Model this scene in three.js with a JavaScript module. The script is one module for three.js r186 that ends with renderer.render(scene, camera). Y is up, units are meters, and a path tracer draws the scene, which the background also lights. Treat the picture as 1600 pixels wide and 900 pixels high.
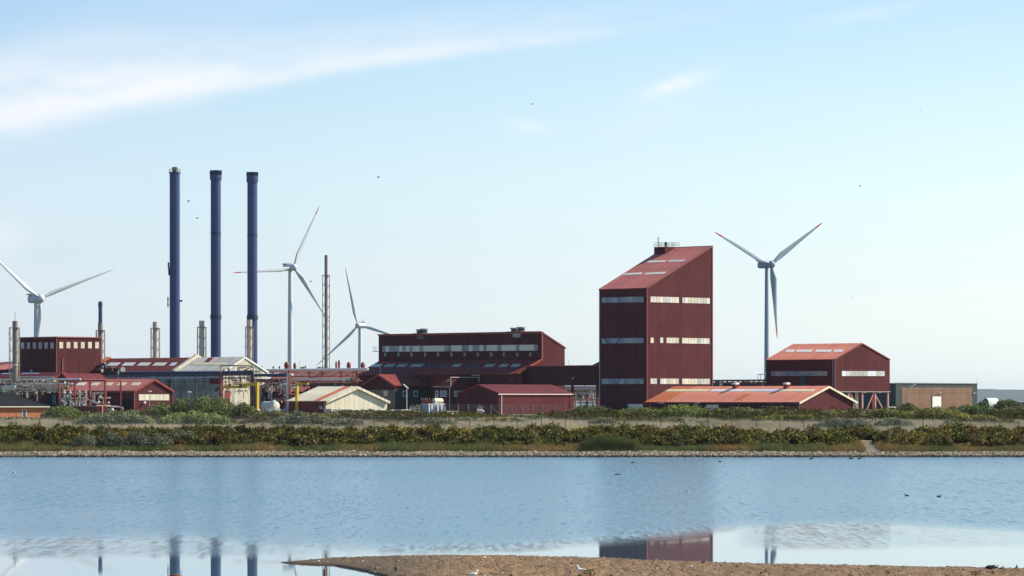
import * as THREE from 'three';
import { mergeGeometries } from 'three/addons/utils/BufferGeometryUtils.js';
import { RoundedBoxGeometry } from 'three/addons/geometries/RoundedBoxGeometry.js';

// ---------------------------------------------------------------- camera, sky, sun, exposure
const F = 6700, HORIZON = 625, EYE = 9.2;            // long lens, in pixels of the 1600 wide photograph
const scene = new THREE.Scene();
const camera = new THREE.PerspectiveCamera(2 * Math.atan(450 / F) * 180 / Math.PI, 16 / 9, 1, 60000);
camera.position.set(0, EYE, 0);
camera.lookAt(0, EYE, -100);
camera.setViewOffset(1600, 900, 0, 450 - HORIZON, 1600, 900);
const SUN = new THREE.Vector3(0.787, 0.60, -0.151).normalize();
const sun = new THREE.DirectionalLight(new THREE.Color(1, 0.90, 0.74), 5);
sun.position.set(-20, 8, -980).addScaledVector(SUN, 900);
sun.target.position.set(-20, 8, -980);
sun.shadow.mapSize.set(4096, 4096);
Object.assign(sun.shadow.camera, { left: -320, right: 320, top: 320, bottom: -320, near: 10, far: 2500 });
scene.add(sun, sun.target);
const renderer = new THREE.WebGLRenderer({ antialias: true });
renderer.setSize(1024, 576);
renderer.toneMapping = THREE.LinearToneMapping;
renderer.toneMappingExposure = 1.55;
renderer.shadowMap.enabled = true;

let seed = 12345;
const rnd = () => { seed = (seed + 0x6D2B79F5) | 0; let t = Math.imul(seed ^ (seed >>> 15), 1 | seed); t = (t + Math.imul(t ^ (t >>> 7), 61 | t)) ^ t; return ((t ^ (t >>> 14)) >>> 0) / 4294967296; };
const rr = (a, b) => a + (b - a) * rnd();
const hash = (i, j) => { let h = Math.imul(i | 0, 374761393) + Math.imul(j | 0, 668265263); h = Math.imul(h ^ (h >>> 13), 1274126177); return ((h ^ (h >>> 16)) >>> 0) / 4294967296; };
const noise = (x, y) => { const i = Math.floor(x), j = Math.floor(y), a = x - i, b = y - j, s = a * a * (3 - 2 * a), t = b * b * (3 - 2 * b); return (hash(i, j) * (1 - s) + hash(i + 1, j) * s) * (1 - t) + (hash(i, j + 1) * (1 - s) + hash(i + 1, j + 1) * s) * t; };
const fbm = (x, y, n = 4) => { let v = 0, a = 0.5, s = 0; for (let k = 0; k < n; k++) { v += a * noise(x, y); s += a; a *= 0.5; x = x * 2.03 + 17.1; y = y * 2.03 + 5.7; } return v / s; };
const clamp = (x, a = 0, b = 1) => Math.min(b, Math.max(a, x));
const sstep = (a, b, x) => { const t = clamp((x - a) / (b - a)); return t * t * (3 - 2 * t); };
const lerp = (a, b, t) => a + (b - a) * t;
const table = (pts, x) => { if (x <= pts[0][0]) return pts[0][1]; for (let i = 1; i < pts.length; i++) if (x < pts[i][0]) return lerp(pts[i - 1][1], pts[i][1], (x - pts[i - 1][0]) / (pts[i][0] - pts[i - 1][0])); return pts[pts.length - 1][1]; };

{ // the sky: air that pales to the horizon and brightens towards the sun's side, with thin cirrus
  const W = 4096, H = 2048, data = new Float32Array(W * H * 4);
  const K = 1 / 1.55, stops = [[0, .82, .895, .905], [1, .84, .92, .925], [2.8, .75, .93, .99], [4.2, .62, .845, .99], [5.4, .50, .74, .975], [10, .42, .68, .93], [20, .25, .50, .78], [45, .065, .18, .37], [90, .04, .12, .29]].map(([e, r, g, b]) => [e, r * K, g * K, b * K]);
  const veil = [[-30, 1.2], [-6.9, 3.75], [-5.2, 4.05], [-3.4, 4.25], [-1.3, 4.55], [0, 4.75], [2, 5.0], [6, 5.6], [30, 9]];   // the long streak, azimuth to height in degrees
  for (let j = 0; j < H; j++) {
    const el = ((j + .5) / H - .5) * 180, e = Math.max(0, el);
    let k = 1; while (k < stops.length - 1 && stops[k][0] < e) k++;
    const A = stops[k - 1], B = stops[k], t = clamp((e - A[0]) / (B[0] - A[0]));
    const base = [1, 2, 3].map((c) => lerp(A[c], B[c], t)), ce = Math.cos(el * Math.PI / 180), se = Math.sin(el * Math.PI / 180);
    if (el < -1) { for (let i = 0; i < W; i++) { const o = (j * W + i) * 4; data[o] = .5 * K; data[o + 1] = .56 * K; data[o + 2] = .6 * K; data[o + 3] = 1; } continue; }
    for (let i = 0; i < W; i++) {
      const ph = ((i + .5) / W - .5) * 2 * Math.PI, dx = ce * Math.cos(ph), dz = ce * Math.sin(ph);
      let az = Math.atan2(dx, -dz) * 180 / Math.PI;
      const side = Math.sin((az - 0) * Math.PI / 180) * .5, cosS = dx * SUN.x + se * SUN.y + dz * SUN.z;
      const f = 1 + .46 * Math.tanh(Math.sin(az * Math.PI / 180) * 2.3) * Math.exp(-e / 40) + .5 * Math.pow(clamp(cosS), 24);
      const warm = .5 + .5 * Math.tanh(Math.sin(az * Math.PI / 180) * 2.5);
      let r = base[0] * f * lerp(.93, 1.07, warm), g = base[1] * f, b = base[2] * lerp(1, f, .55);
      if (e < 25 && el > 0) {                               // cirrus
        let c = 0;
        if (az > -60 && az < 60) {
          const lo = table(veil, az) + .10 * (fbm(az * .9, 3.3, 3) - .5), d = el - lo, wide = table([[-30, 1.4], [-7, 1.05], [-5.6, .98], [-4.2, .72], [-2.5, .62], [-.5, .58], [1, .5], [30, .5]], az);
          const strength = table([[-30, .4], [-7, 1.0], [-4.6, .92], [-2, .66], [0, .50], [1.5, .18], [4, .05], [30, .04]], az);
          const wisp = fbm(az * .55 + el * .6, el * 5.6 - az * .85, 5), body = d < 0 ? Math.exp(-Math.pow(d / lerp(.06, .30, sstep(-2.5, -6.5, az)), 2)) : lerp(1, .62, sstep(0, wide * .5, d)) * sstep(wide * 1.25, wide * .45, d + .55 * wide * (wisp - .5));
          c += .92 * strength * body * lerp(.42, 1.28, sstep(.25, .72, wisp));
          const blob = (x, y, sx, sy, sh, a) => { const u = (az - x), v = (el - y - sh * u); const q = u * u / (sx * sx) + v * v / (sy * sy); return q > 9 ? 0 : a * Math.exp(-q); };
          c += blob(2.12, 4.19, .42, .06, .32, .8) + blob(2.35, 4.22, .42, .16, .30, .22) + blob(.22, 3.66, .26, .06, -.2, .62) + blob(4.7, 5.13, .75, .06, .15, .34) + blob(.7, 4.83, .7, .05, .08, .14);
          c += blob(-6.85, 2.12, .4, .28, .1, .42) + blob(1.9, 3.75, 1.0, .2, .12, .12);
        }
        c += .22 * Math.max(0, fbm(az * .16 + 9, el * 1.1 - az * .14, 5) - .47) * 2;
        c = clamp(c, 0, .95);
        r = lerp(r, .97 * K * lerp(1, f, .3), c); g = lerp(g, 1.0 * K * lerp(1, f, .3), c); b = lerp(b, 1.02 * K, c);
      }
      const o = (j * W + i) * 4;
      data[o] = r; data[o + 1] = g; data[o + 2] = b; data[o + 3] = 1;
    }
  }
  const sky = new THREE.DataTexture(data, W, H, THREE.RGBAFormat, THREE.FloatType);
  sky.mapping = THREE.EquirectangularReflectionMapping; sky.magFilter = sky.minFilter = THREE.LinearFilter; sky.colorSpace = THREE.LinearSRGBColorSpace; sky.needsUpdate = true;
  scene.background = sky; scene.environment = sky;
}
scene.fog = new THREE.FogExp2(new THREE.Color(.62, .74, .9), 0.000017);

// ---------------------------------------------------------------- helpers: textures and materials
const V3 = (x, y, z) => new THREE.Vector3(x, y, z);
function noiseTexture(w, h, fn, metres) {
  const d = new Uint8Array(w * h * 4);
  for (let j = 0; j < h; j++) for (let i = 0; i < w; i++) { const v = fn(i / w, j / h, i, j), o = (j * w + i) * 4; for (let c = 0; c < 3; c++) d[o + c] = clamp(Array.isArray(v) ? v[c] : v) * 255; d[o + 3] = 255; }
  const t = new THREE.DataTexture(d, w, h); t.wrapS = t.wrapT = THREE.MirroredRepeatWrapping; t.magFilter = THREE.LinearFilter; t.minFilter = THREE.LinearMipmapLinearFilter; t.repeat.set(1 / metres[0], 1 / metres[1]); t.needsUpdate = true; return t;
}
// sheet metal: panel seams, faint vertical streaks, weathered blotches (16 m x 16 m)
const TX = {
  sheet: noiseTexture(512, 512, (u, v, i) => { const panel = Math.floor(u * 16), seam = (u * 16) % 1; return (.78 + .10 * hash(panel, 3) + .26 * (fbm(u * 90, v * 4, 3) - .5) + .30 * (fbm(u * 6, v * 6, 5) - .5) + .20 * (fbm(u * 60, v * 60, 2) - .5)) * (seam < .05 ? .82 : 1); }, [16, 16]),
  stain: noiseTexture(512, 512, (u, v) => { const panel = Math.floor(u * 12), s = (u * 12) % 1; const drip = fbm(u * 70, v * 2.2, 4), b = .92 - .45 * sstep(.5, .85, drip) - .25 * sstep(.55, .8, fbm(u * 6 + 4, v * 6, 4)) - .1 * hash(panel, 9) - (s < .05 ? .15 : 0); return [b, b * .985, b * .95]; }, [16, 16]),
  mottle: noiseTexture(512, 512, (u, v) => .62 + .5 * fbm(u * 24, v * 24, 5), [24, 24]),
  streak: noiseTexture(512, 512, (u, v) => .72 + .36 * fbm(u * 120, v * 2, 3) * lerp(.7, 1.1, fbm(u * 8, v * 8, 3)), [12, 12]),
};
const lin = (r, g, b) => new THREE.Color().setRGB(r, g, b);
const mat = (name, r, g, b, o = {}) => { const m = new THREE.MeshPhysicalMaterial({ color: lin(r, g, b), roughness: .6, metalness: 0, specularIntensity: .4, ...o }); m.name = name; return m; };
const M = {
  wall: mat('red_sheet', .106, .026, .031, { map: TX.sheet, roughness: .7, specularIntensity: .2 }),
  wallB: mat('red_sheet_b', .116, .025, .031, { map: TX.sheet, roughness: .7, specularIntensity: .2 }),
  roof: mat('red_roof', .40, .085, .055, { map: TX.sheet, roughness: .6, specularIntensity: .25 }),
  roofs: [0, 1, 2, 3].map((k) => mat('red_roof_sheet', .56 + .04 * [0, 1, -.7, .3][k], .195 + .012 * [0, 1, -1, .6][k], .165, { map: TX.mottle, roughness: .65, specularIntensity: .2 })),
  roofsFaded: [0, 1, 2, 3].map((k) => mat('faded_roof_sheet', .80 + .05 * [0, 1, -.7, .3][k], .29 + .02 * [0, 1, -1, .6][k], .20, { map: TX.mottle, roughness: .65, specularIntensity: .2 })),
  roofsDark: [0, 1, 2].map((k) => mat('dark_red_roof_sheet', .22 + .025 * [0, 1, -1][k], .052, .047, { map: TX.mottle, roughness: .65, specularIntensity: .2 })),
  roofsPink: [0, 1, 2].map((k) => mat('wine_roof_sheet', .14 + .015 * [0, 1, -1][k], .033, .041, { map: TX.mottle, roughness: .65, specularIntensity: .2 })),
  orange: mat('new_roof_sheet', .68, .20, .09, { map: TX.mottle }),
  trim: mat('red_flashing', .26, .085, .075, { roughness: .45 }),
  red: mat('red_steel', .29, .062, .05, { map: TX.mottle, roughness: .5 }),
  redDark: mat('dark_red_steel', .2, .03, .03, { map: TX.mottle, roughness: .5 }),
  cream: mat('cream_sheet', .78, .73, .58, { map: TX.stain, roughness: .6 }),
  creams: [0, 1, 2].map((k) => mat('cream_panel', .74 - .05 * k, .69 - .05 * k, .55 - .05 * k, { map: TX.streak, roughness: .65 })),
  creamRoof: [0, 1, 2].map((k) => mat('cream_roof_sheet', .86 - .03 * k, .78 - .03 * k, .60 - .03 * k, { map: TX.mottle, roughness: .55 })),
  greyRoof: [0, 1, 2].map((k) => mat('pale_roof_sheet', .74 - .07 * k, .69 - .07 * k, .60 - .06 * k, { map: TX.mottle, roughness: .9, specularIntensity: .1 })),
  white: mat('white_paint', .8, .79, .75, { roughness: .45 }),
  offwhite: mat('offwhite_paint', .68, .65, .58, { map: TX.stain, roughness: .55 }),
  concrete: mat('weathered_wall', .44, .44, .40, { map: TX.stain, roughness: .8 }),
  concretes: [0, 1, 2].map((k) => mat('weathered_panel', .48 - .07 * k, .49 - .07 * k, .46 - .07 * k, { map: TX.stain, roughness: .8 })),
  fence: mat('fence_steel', .10, .11, .11, { roughness: .5 }),
  rust: mat('rusty_steel', .20, .085, .045, { map: TX.mottle, roughness: .85 }),
  grey: mat('grey_steel', .32, .32, .31, { roughness: .45, metalness: .3 }),
  dark: mat('dark_steel', .05, .05, .055, { roughness: .5 }),
  black: mat('dark_opening', .012, .012, .014, { roughness: .8 }),
  navy: mat('navy_pipe', .035, .055, .10, { roughness: .4 }),
  blue: mat('blue_stack', .05, .078, .205, { map: TX.mottle, roughness: .38, specularIntensity: .8 }),
  stack: mat('brown_stack', .30, .25, .22, { map: TX.streak, roughness: .55 }),
  stackPale: mat('pale_stack', .55, .48, .43, { map: TX.streak, roughness: .5 }),
  lattice: mat('lattice_steel', .20, .19, .18, { roughness: .55 }),
  yellow: mat('yellow_paint', .60, .40, .05, { roughness: .45 }),
  pipeWhite: mat('insulated_pipe', .74, .69, .66, { map: TX.mottle, roughness: .4 }),
  pipeTan: mat('tan_pipe', .50, .41, .28, { map: TX.mottle, roughness: .6 }),
  pipePink: mat('pink_pipe', .55, .30, .27, { map: TX.mottle, roughness: .5 }),
  turbine: mat('turbine_white', .56, .59, .63, { roughness: .4 }), turbineGrey: mat('turbine_grey', .27, .34, .42, { roughness: .45 }),
  tip: mat('blade_tip_red', .50, .035, .03, { roughness: .4 }),
  glassGrey: mat('grp_grey', .86, .80, .66, { map: TX.streak, roughness: .8, specularIntensity: .15 }),
  glassBlue: mat('grp_blue', .26, .32, .40, { roughness: .25 }),
  glassDark: mat('dark_glass', .05, .08, .11, { roughness: .1 }),
  grp: [[.74, .66, .50], [.80, .76, .68], [.55, .54, .50], [.62, .66, .70], [.78, .70, .56]].map((c) => mat('window_pane', ...c, { map: TX.mottle, roughness: .35 })),
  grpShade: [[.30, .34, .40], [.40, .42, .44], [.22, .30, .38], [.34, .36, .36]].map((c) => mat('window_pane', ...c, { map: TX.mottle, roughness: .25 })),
  skyl: [[.86, .82, .70], [.88, .86, .84], [.70, .74, .80], [.84, .78, .62]].map((c) => mat('roof_light', ...c, { roughness: .3 })),
  skylCream: mat('cream_roof_light', .86, .74, .46, { roughness: .35 }),
  skylDull: mat('dull_roof_light', .36, .42, .42, { roughness: .22 }),
  slate: mat('black_roof', .017, .019, .022, { map: TX.streak, roughness: .75, specularIntensity: .15 }),
  brick: mat('orange_brick', .46, .17, .08, { map: TX.mottle, roughness: .85 }),
  tan: mat('beige_wall', .26, .19, .14, { map: TX.mottle, roughness: .8 }),
  greenDark: mat('dark_green_sheet', .075, .085, .083, { map: TX.sheet, roughness: .45 }),
  brownWall: mat('brown_panel', .27, .155, .105, { map: TX.sheet, roughness: .6 }),
};
for (const m of [].concat(...Object.values(M))) m.side = THREE.DoubleSide;

// ---------------------------------------------------------------- helpers: geometry
const nameCount = {};
const numbered = (n) => { const k = (nameCount[n] = (nameCount[n] ?? -1) + 1); return k ? `${n}_${String(k).padStart(3, '0')}` : n; };
function tag(o, label, category, group, kind) { if (label) o.userData.label = label; if (category) o.userData.category = category; if (group) o.userData.group = group; if (kind) o.userData.kind = kind; return o; }
function thing(name, label, category, group, pos = [0, 0, 0], turn = 0) { const o = new THREE.Group(); o.name = numbered(name); o.position.set(...pos); o.rotation.y = turn; scene.add(o); return tag(o, label, category, group); }
function part(name, geo, material, parent, label) { const o = new THREE.Mesh(Array.isArray(geo) ? merge(geo) : geo, material); o.name = name; parent.add(o); if (label) o.userData.label = label; return o; }
function top(name, geo, material, label, category, group, kind) { const o = new THREE.Mesh(Array.isArray(geo) ? merge(geo) : geo, material); o.name = numbered(name); scene.add(o); return tag(o, label, category, group, kind); }
function merge(list) { return mergeGeometries(list.map((g) => { const n = g.index ? g.toNonIndexed() : g; for (const k of Object.keys(n.attributes)) if (!['position', 'normal', 'uv'].includes(k)) n.deleteAttribute(k); return n; })); }
function boxUV(g) {                                      // uv in metres, across the plane each face lies nearest to
  g = g.index ? g.toNonIndexed() : g; const p = g.attributes.position, uv = new Float32Array(p.count * 2), a = V3(), b = V3(), c = V3();
  for (let i = 0; i < p.count; i += 3) {
    a.fromBufferAttribute(p, i); b.fromBufferAttribute(p, i + 1); c.fromBufferAttribute(p, i + 2);
    const n = b.clone().sub(a).cross(c.clone().sub(a)).normalize();
    [a, b, c].forEach((q, k) => { const w = Math.abs(n.y) > .95 ? [q.x, q.z] : Math.abs(n.y) > .3 ? (Math.abs(n.x) > Math.abs(n.z) ? [q.z, Math.hypot(q.x, q.y) ] : [q.x, Math.hypot(q.z, q.y)]) : Math.abs(n.x) > Math.abs(n.z) ? [q.z, q.y] : [q.x, q.y]; uv[(i + k) * 2] = w[0]; uv[(i + k) * 2 + 1] = w[1]; });
  }
  g.setAttribute('uv', new THREE.BufferAttribute(uv, 2)); return g;
}
const box = (x0, y0, z0, x1, y1, z1) => boxUV(new THREE.BoxGeometry(Math.abs(x1 - x0), Math.abs(y1 - y0), Math.abs(z1 - z0)).translate((x0 + x1) / 2, (y0 + y1) / 2, (z0 + z1) / 2));
function prism(poly, n, t0, t1) {                        // a flat polygon given thickness along n
  const N = n.clone().normalize(), P = poly.map((p) => p.clone());
  const cr = V3(); for (let i = 1; i < P.length - 1; i++) cr.add(P[i].clone().sub(P[0]).cross(P[i + 1].clone().sub(P[0]))); if (cr.dot(N) < 0) P.reverse();
  const U = P[1].clone().sub(P[0]).normalize(), Wv = N.clone().cross(U), flat = P.map((p) => new THREE.Vector2(p.clone().sub(P[0]).dot(U), p.clone().sub(P[0]).dot(Wv)));
  const tris = THREE.ShapeUtils.triangulateShape(flat, []), out = [], A = P.map((p) => p.clone().addScaledVector(N, t0)), B = P.map((p) => p.clone().addScaledVector(N, t1));
  for (const [a, b, c] of tris) { out.push(B[a], B[b], B[c], A[a], A[c], A[b]); }
  for (let i = 0; i < P.length; i++) { const k = (i + 1) % P.length; out.push(A[i], A[k], B[k], A[i], B[k], B[i]); }
  const g = new THREE.BufferGeometry().setFromPoints(out); g.computeVertexNormals(); return boxUV(g);
}
function bar(a, b, r, n = 6) { const d = b.clone().sub(a), g = new THREE.CylinderGeometry(r, r, d.length(), n, 1); g.translate(0, d.length() / 2, 0); g.applyQuaternion(new THREE.Quaternion().setFromUnitVectors(V3(0, 1, 0), d.clone().normalize())); return g.translate(a.x, a.y, a.z); }
function sqbar(a, b, w) { const d = b.clone().sub(a), g = new THREE.BoxGeometry(w, d.length(), w); g.translate(0, d.length() / 2, 0); g.applyQuaternion(new THREE.Quaternion().setFromUnitVectors(V3(0, 1, 0), d.clone().normalize())); return g.translate(a.x, a.y, a.z); }
function pipe(pts, r, n = 10) { const out = []; for (let i = 0; i < pts.length - 1; i++) out.push(bar(pts[i], pts[i + 1], r, n)); for (let i = 1; i < pts.length - 1; i++) out.push(new THREE.SphereGeometry(r * 1.05, n, 8).translate(pts[i].x, pts[i].y, pts[i].z)); return merge(out); }
function loft(sections) {                                // closed rings of equal count, ends closed
  const n = sections[0].length, pos = [], idx = []; for (const s of sections) for (const p of s) pos.push(p.x, p.y, p.z);
  for (let i = 0; i < sections.length - 1; i++) for (let k = 0; k < n; k++) { const a = i * n + k, b = i * n + (k + 1) % n; idx.push(a, b, a + n, b, b + n, a + n); }
  for (let k = 1; k < n - 1; k++) { idx.push(0, k + 1, k); const l = (sections.length - 1) * n; idx.push(l, l + k, l + k + 1); }
  const g = new THREE.BufferGeometry(); g.setAttribute('position', new THREE.Float32BufferAttribute(pos, 3)); g.setAttribute('uv', new THREE.Float32BufferAttribute(new Float32Array(pos.length / 3 * 2), 2)); g.setIndex(idx); g.computeVertexNormals(); return g;
}
function taper(pts, radii, n = 8, flat = 1) {            // a limb or body: rings along a path, each with a radius
  const curve = new THREE.CatmullRomCurve3(pts), K = (pts.length - 1) * 3, rings = [];
  for (let i = 0; i <= K; i++) { const t = i / K, p = curve.getPoint(t), d = curve.getTangent(t), s = Math.abs(d.y) > .95 ? V3(1, 0, 0) : V3(0, 1, 0).cross(d).normalize(), w = d.clone().cross(s).normalize(), q = t * (radii.length - 1), a = Math.min(radii.length - 2, Math.floor(q)), r = lerp(radii[a], radii[a + 1], q - a); rings.push([...Array(n)].map((_, k) => p.clone().addScaledVector(s, Math.cos(k / n * 6.2832) * r).addScaledVector(w, Math.sin(k / n * 6.2832) * r * flat))); }
  return loft(rings);
}

// ---------------------------------------------------------------- the lie of the land
const profile = [[680, -1.2], [690, -.15], [693, .25], [700, .85], [708, 1.5], [716, 2.1], [735, 2.9], [760, 3.4], [800, 4.2], [850, 5.0], [900, 5.6], [950, 6.0], [1000, 6.5], [1100, 6.7], [2600, 5.5], [3200, 3], [3600, -2], [4000, -3]];
const shoreShift = (x) => 1.6 * (fbm(x * .03 + 40, 2.2, 3) - .5) + 0.6 * (fbm(x * .25, 7, 2) - .5);
const GH = (x, d) => { const dd = d + shoreShift(x) * sstep(800, 700, d); return table(profile, dd) + sstep(700, 760, d) * (.5 * (fbm(x * .04, d * .04, 3) - .5)); };
const at = (px, py, d) => V3((px - 800) / F * d, EYE - (py - HORIZON) / F * d, -d);      // the point at distance d that the eye sees there
const stand = (px, d) => { const x = (px - 800) / F * d; return V3(x, GH(x, d), -d); };

{ // ground as one sheet from the shore to beyond the turbines
  const ds = []; for (let d = 680; d < 760; d += 1.5) ds.push(d); for (let d = 760; d < 1000; d += 6) ds.push(d); for (let d = 1000; d <= 4000; d += 60) ds.push(d);
  const xs = []; for (let x = -140; x <= 140; x += 2) xs.push(x); const xo = [160, 200, 260, 340, 460, 640, 900, 1300, 1900]; const X = [...xo.slice().reverse().map((v) => -v), ...xs, ...xo];
  const pos = [], col = [], uv = [], idx = [];
  ds.forEach((d) => X.forEach((x) => {
    pos.push(x, GH(x, d), -d); uv.push(x, d);
    const n = fbm(x * .2, d * .1, 4), dry = lerp(.7, 1.25, n); let c = [.17 * dry, .145 * dry, .085 * dry];
    if (d < 716) c = [.20 * dry, .17 * dry, .13 * dry]; if (d > 930) c = [.20 * dry, .19 * dry, .16 * dry]; if (d > 1100) c = [.08 * dry, .10 * dry, .045 * dry];
    col.push(...c);
  }));
  const w = X.length; for (let j = 0; j < ds.length - 1; j++) for (let i = 0; i < w - 1; i++) { const a = j * w + i; idx.push(a, a + 1, a + w, a + 1, a + w + 1, a + w); }
  const g = new THREE.BufferGeometry(); g.setAttribute('position', new THREE.Float32BufferAttribute(pos, 3)); g.setAttribute('color', new THREE.Float32BufferAttribute(col, 3)); g.setAttribute('uv', new THREE.Float32BufferAttribute(uv, 2)); g.setIndex(idx); g.computeVertexNormals();
  top('ground', g, mat('soil', 1, 1, 1, { vertexColors: true, map: TX.mottle, roughness: .95, side: THREE.DoubleSide }), 'low dry land rising from the stony shore to the plant', null, null, 'structure');
}
{ // the lake: one sheet; wind ripples beyond, a calm belt near the bar
  const x0 = -100, x1 = 100, d0 = 215, d1 = 700, N = 2048, NV = 2048;
  // how rough the water is at (x, d): the calm belt's edge wanders, nearer on the left
  const edge = [[-40, 262], [-20, 272], [-16.5, 258], [-11, 254], [-3, 256], [4, 264], [10, 276], [14, 292], [22, 300], [32, 283], [60, 280]];
  const rough = (x, d) => { const px = x * 268 / Math.max(d, 1); const e = table(edge, px) + 14 * (fbm(x * .07, d * .02, 3) - .5); return Math.max(lerp(.003, .22, Math.max(sstep(-8.5, -15, px) * sstep(246, 260, d), sstep(13.2, 15, px) * sstep(258, 276, d))), sstep(e - 3, e + 42, d) * lerp(.72, 1.12, fbm(x * .03 + 3, d * .015, 3))); };
  const GRAIN = .22, waves = []; let s0 = 0; for (let k = 0; k < 48; k++) { const L = .6 * Math.pow(2.6, rnd()), th = rr(-1.5, 1.5) + 1.35; const K = 2 * Math.PI / L, a = .0042 * L * Math.pow(rnd(), .3); waves.push([K * Math.cos(th), K * Math.sin(th), a * K, rr(0, 6.283)]); }
  const data = new Float32Array(N * NV * 4), dX = (x1 - x0) / N, dV = (d1 - d0) / NV, sx = new Float64Array(N), sv = new Float64Array(N);
  function addWave(kx, kv, A, ph, d) { const k = Math.hypot(kx, kv), ax = A * kx / k, av = A * kv / k, cx = Math.cos(kx * dX), sn = Math.sin(kx * dX), p0 = ph + kv * d + kx * (x0 + dX / 2); let c = Math.cos(p0), s = Math.sin(p0); for (let i = 0; i < N; i++) { sx[i] += ax * c; sv[i] += av * c; const t = c * cx - s * sn; s = s * cx + c * sn; c = t; } }
  function row(j) {
    const d = d0 + (j + .5) * dV; sx.fill(0); sv.fill(0);
    for (const [kx, kv, A, ph] of waves) addWave(kx, kv, A, ph, d);
    let m = 0;
    for (let i = 0; i < N; i++) {
      const x = x0 + (i + .5) * dX; if (i % 8 === 0) m = rough(x, d);
      // patches of steeper and flatter wavelets, a few metres long and a fraction of a metre wide
      const g = -1.3 + .7 * noise(x * 4.4, d * .18) + 1.0 * noise(x * 5.1 + 31, d * .30) + .9 * noise(x * 5.1 + 11, d * .52), w = m * m, nx = -sx[i] * w, nv = -sv[i] * w - w * GRAIN * g;
      const q = 1 / Math.hypot(nx, nv, 1), o = (j * N + i) * 4; data[o] = .5 + .5 * nx * q; data[o + 1] = .5 + .5 * nv * q; data[o + 2] = .5 + .5 * q; data[o + 3] = 1;
    }
  }
  for (let j = 0; j < NV; j++) row(j);
  const nt = new THREE.DataTexture(data, N, NV, THREE.RGBAFormat, THREE.FloatType); nt.wrapS = nt.wrapT = THREE.MirroredRepeatWrapping; nt.magFilter = THREE.LinearFilter; nt.needsUpdate = true;
  const rt = noiseTexture(512, 512, (u, v) => { const m = rough(lerp(x0, x1, u), lerp(d0, d1, v)); return .012 + .2 * Math.sqrt(m); }, [1, 1]);
  const g = new THREE.BufferGeometry(), W = 390;
  g.setAttribute('position', new THREE.Float32BufferAttribute([-W, 0, -20, W, 0, -20, W, 0, -d1, -W, 0, -d1], 3)); g.setAttribute('normal', new THREE.Float32BufferAttribute([0, 1, 0, 0, 1, 0, 0, 1, 0, 0, 1, 0], 3));
  const U = (x) => (x - x0) / (x1 - x0), VN = (20 - d0) / (d1 - d0); g.setAttribute('uv', new THREE.Float32BufferAttribute([U(-W), VN, U(W), VN, U(W), 1, U(-W), 1], 2)); g.setIndex([0, 1, 2, 0, 2, 3]);
  const m = new THREE.MeshPhysicalMaterial({ color: lin(.07, .14, .195), roughness: 1, roughnessMap: rt, normalMap: nt, normalScale: new THREE.Vector2(1, 1), ior: 1.33 }); m.name = 'lake_water';
  top('lake_water', g, m, 'wind rippled blue lake water with a calm belt by the mudflat', null, null, 'structure');
  const far = new THREE.PlaneGeometry(30000, 24000).rotateX(-Math.PI / 2).translate(0, -.4, -15400);
  top('sea_water', far, new THREE.MeshPhysicalMaterial({ color: lin(.05, .09, .12), roughness: .35, ior: 1.33 }), 'distant strip of sea below the far hills', null, null, 'structure');
}
{ // far wooded hills across the water
  const pos = [], uv = [], idx = [], nx = 260; const rows = [[22400, -1], [23000, .35], [23800, .62], [24600, 1.0], [25800, .5], [27000, -1]];
  rows.forEach(([d, k]) => { for (let i = 0; i <= nx; i++) { const x = -7000 + 14000 * i / nx, ridge = 62 + 16 * fbm(x * .0006, 5, 3) + 6 * noise(x * .01, d); pos.push(x, k < 0 ? -3 : (k * ridge + (k === 1 ? 6 * noise(x * .03, 2) : 0)), -d); uv.push(x, d); } });
  for (let j = 0; j < rows.length - 1; j++) for (let i = 0; i < nx; i++) { const a = j * (nx + 1) + i, b = a + nx + 1; idx.push(a, a + 1, b, a + 1, b + 1, b); }
  const g = new THREE.BufferGeometry(); g.setAttribute('position', new THREE.Float32BufferAttribute(pos, 3)); g.setAttribute('uv', new THREE.Float32BufferAttribute(uv, 2)); g.setIndex(idx); g.computeVertexNormals();
  top('hills', g, mat('far_woods', .05, .07, .05, { roughness: .95, side: THREE.DoubleSide }), 'far wooded hills across the water, blue with distance', null, null, 'structure');
}

// ---------------------------------------------------------------- the buildings' common grid and what is measured on it
const TURN = Math.atan2(.65, .76), CU = Math.cos(TURN), SU = Math.sin(TURN);   // local +x runs right and away, local +z runs right and towards the lake
class Frame {
  constructor(name, label, category, px, D, group, baseY) {
    const x = (px - 800) / F * D; this.y0 = baseY ?? GH(x, D);
    this.g = thing(name, label, category, group, [x, this.y0, -D], TURN); this.P = this.g.position;
  }
  ray(px, py) { const f = (v) => V3(v.x * CU - v.z * SU, v.y, v.x * SU + v.z * CU); return [f(V3(0, EYE, 0).sub(this.P)), f(V3((px - 800) / F, -(py - HORIZON) / F, -1))]; }
  hit(n, k, px, py) { const [o, d] = this.ray(px, py); return o.addScaledVector(d, (k - n.dot(o)) / n.dot(d)); }
  R(px, py, z = 0) { return this.hit(V3(0, 0, 1), z, px, py); }     // on the face that looks right and to the lake
  L(px, py, x = 0) { return this.hit(V3(1, 0, 0), x, px, py); }     // on the face that looks left and to the lake
}
const RP = { n: V3(0, 0, 1), k: 0 }, LP = { n: V3(-1, 0, 0), k: 0 };
const along = (f, pl, pts) => pts.map(([x, y]) => f.hit(pl.n, pl.k, x, y));
function panel(f, pl, pts, t0, t1, m, name, parent = f.g) { return part(name, prism(along(f, pl, pts), pl.n, t0, t1), m, parent); }
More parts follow.
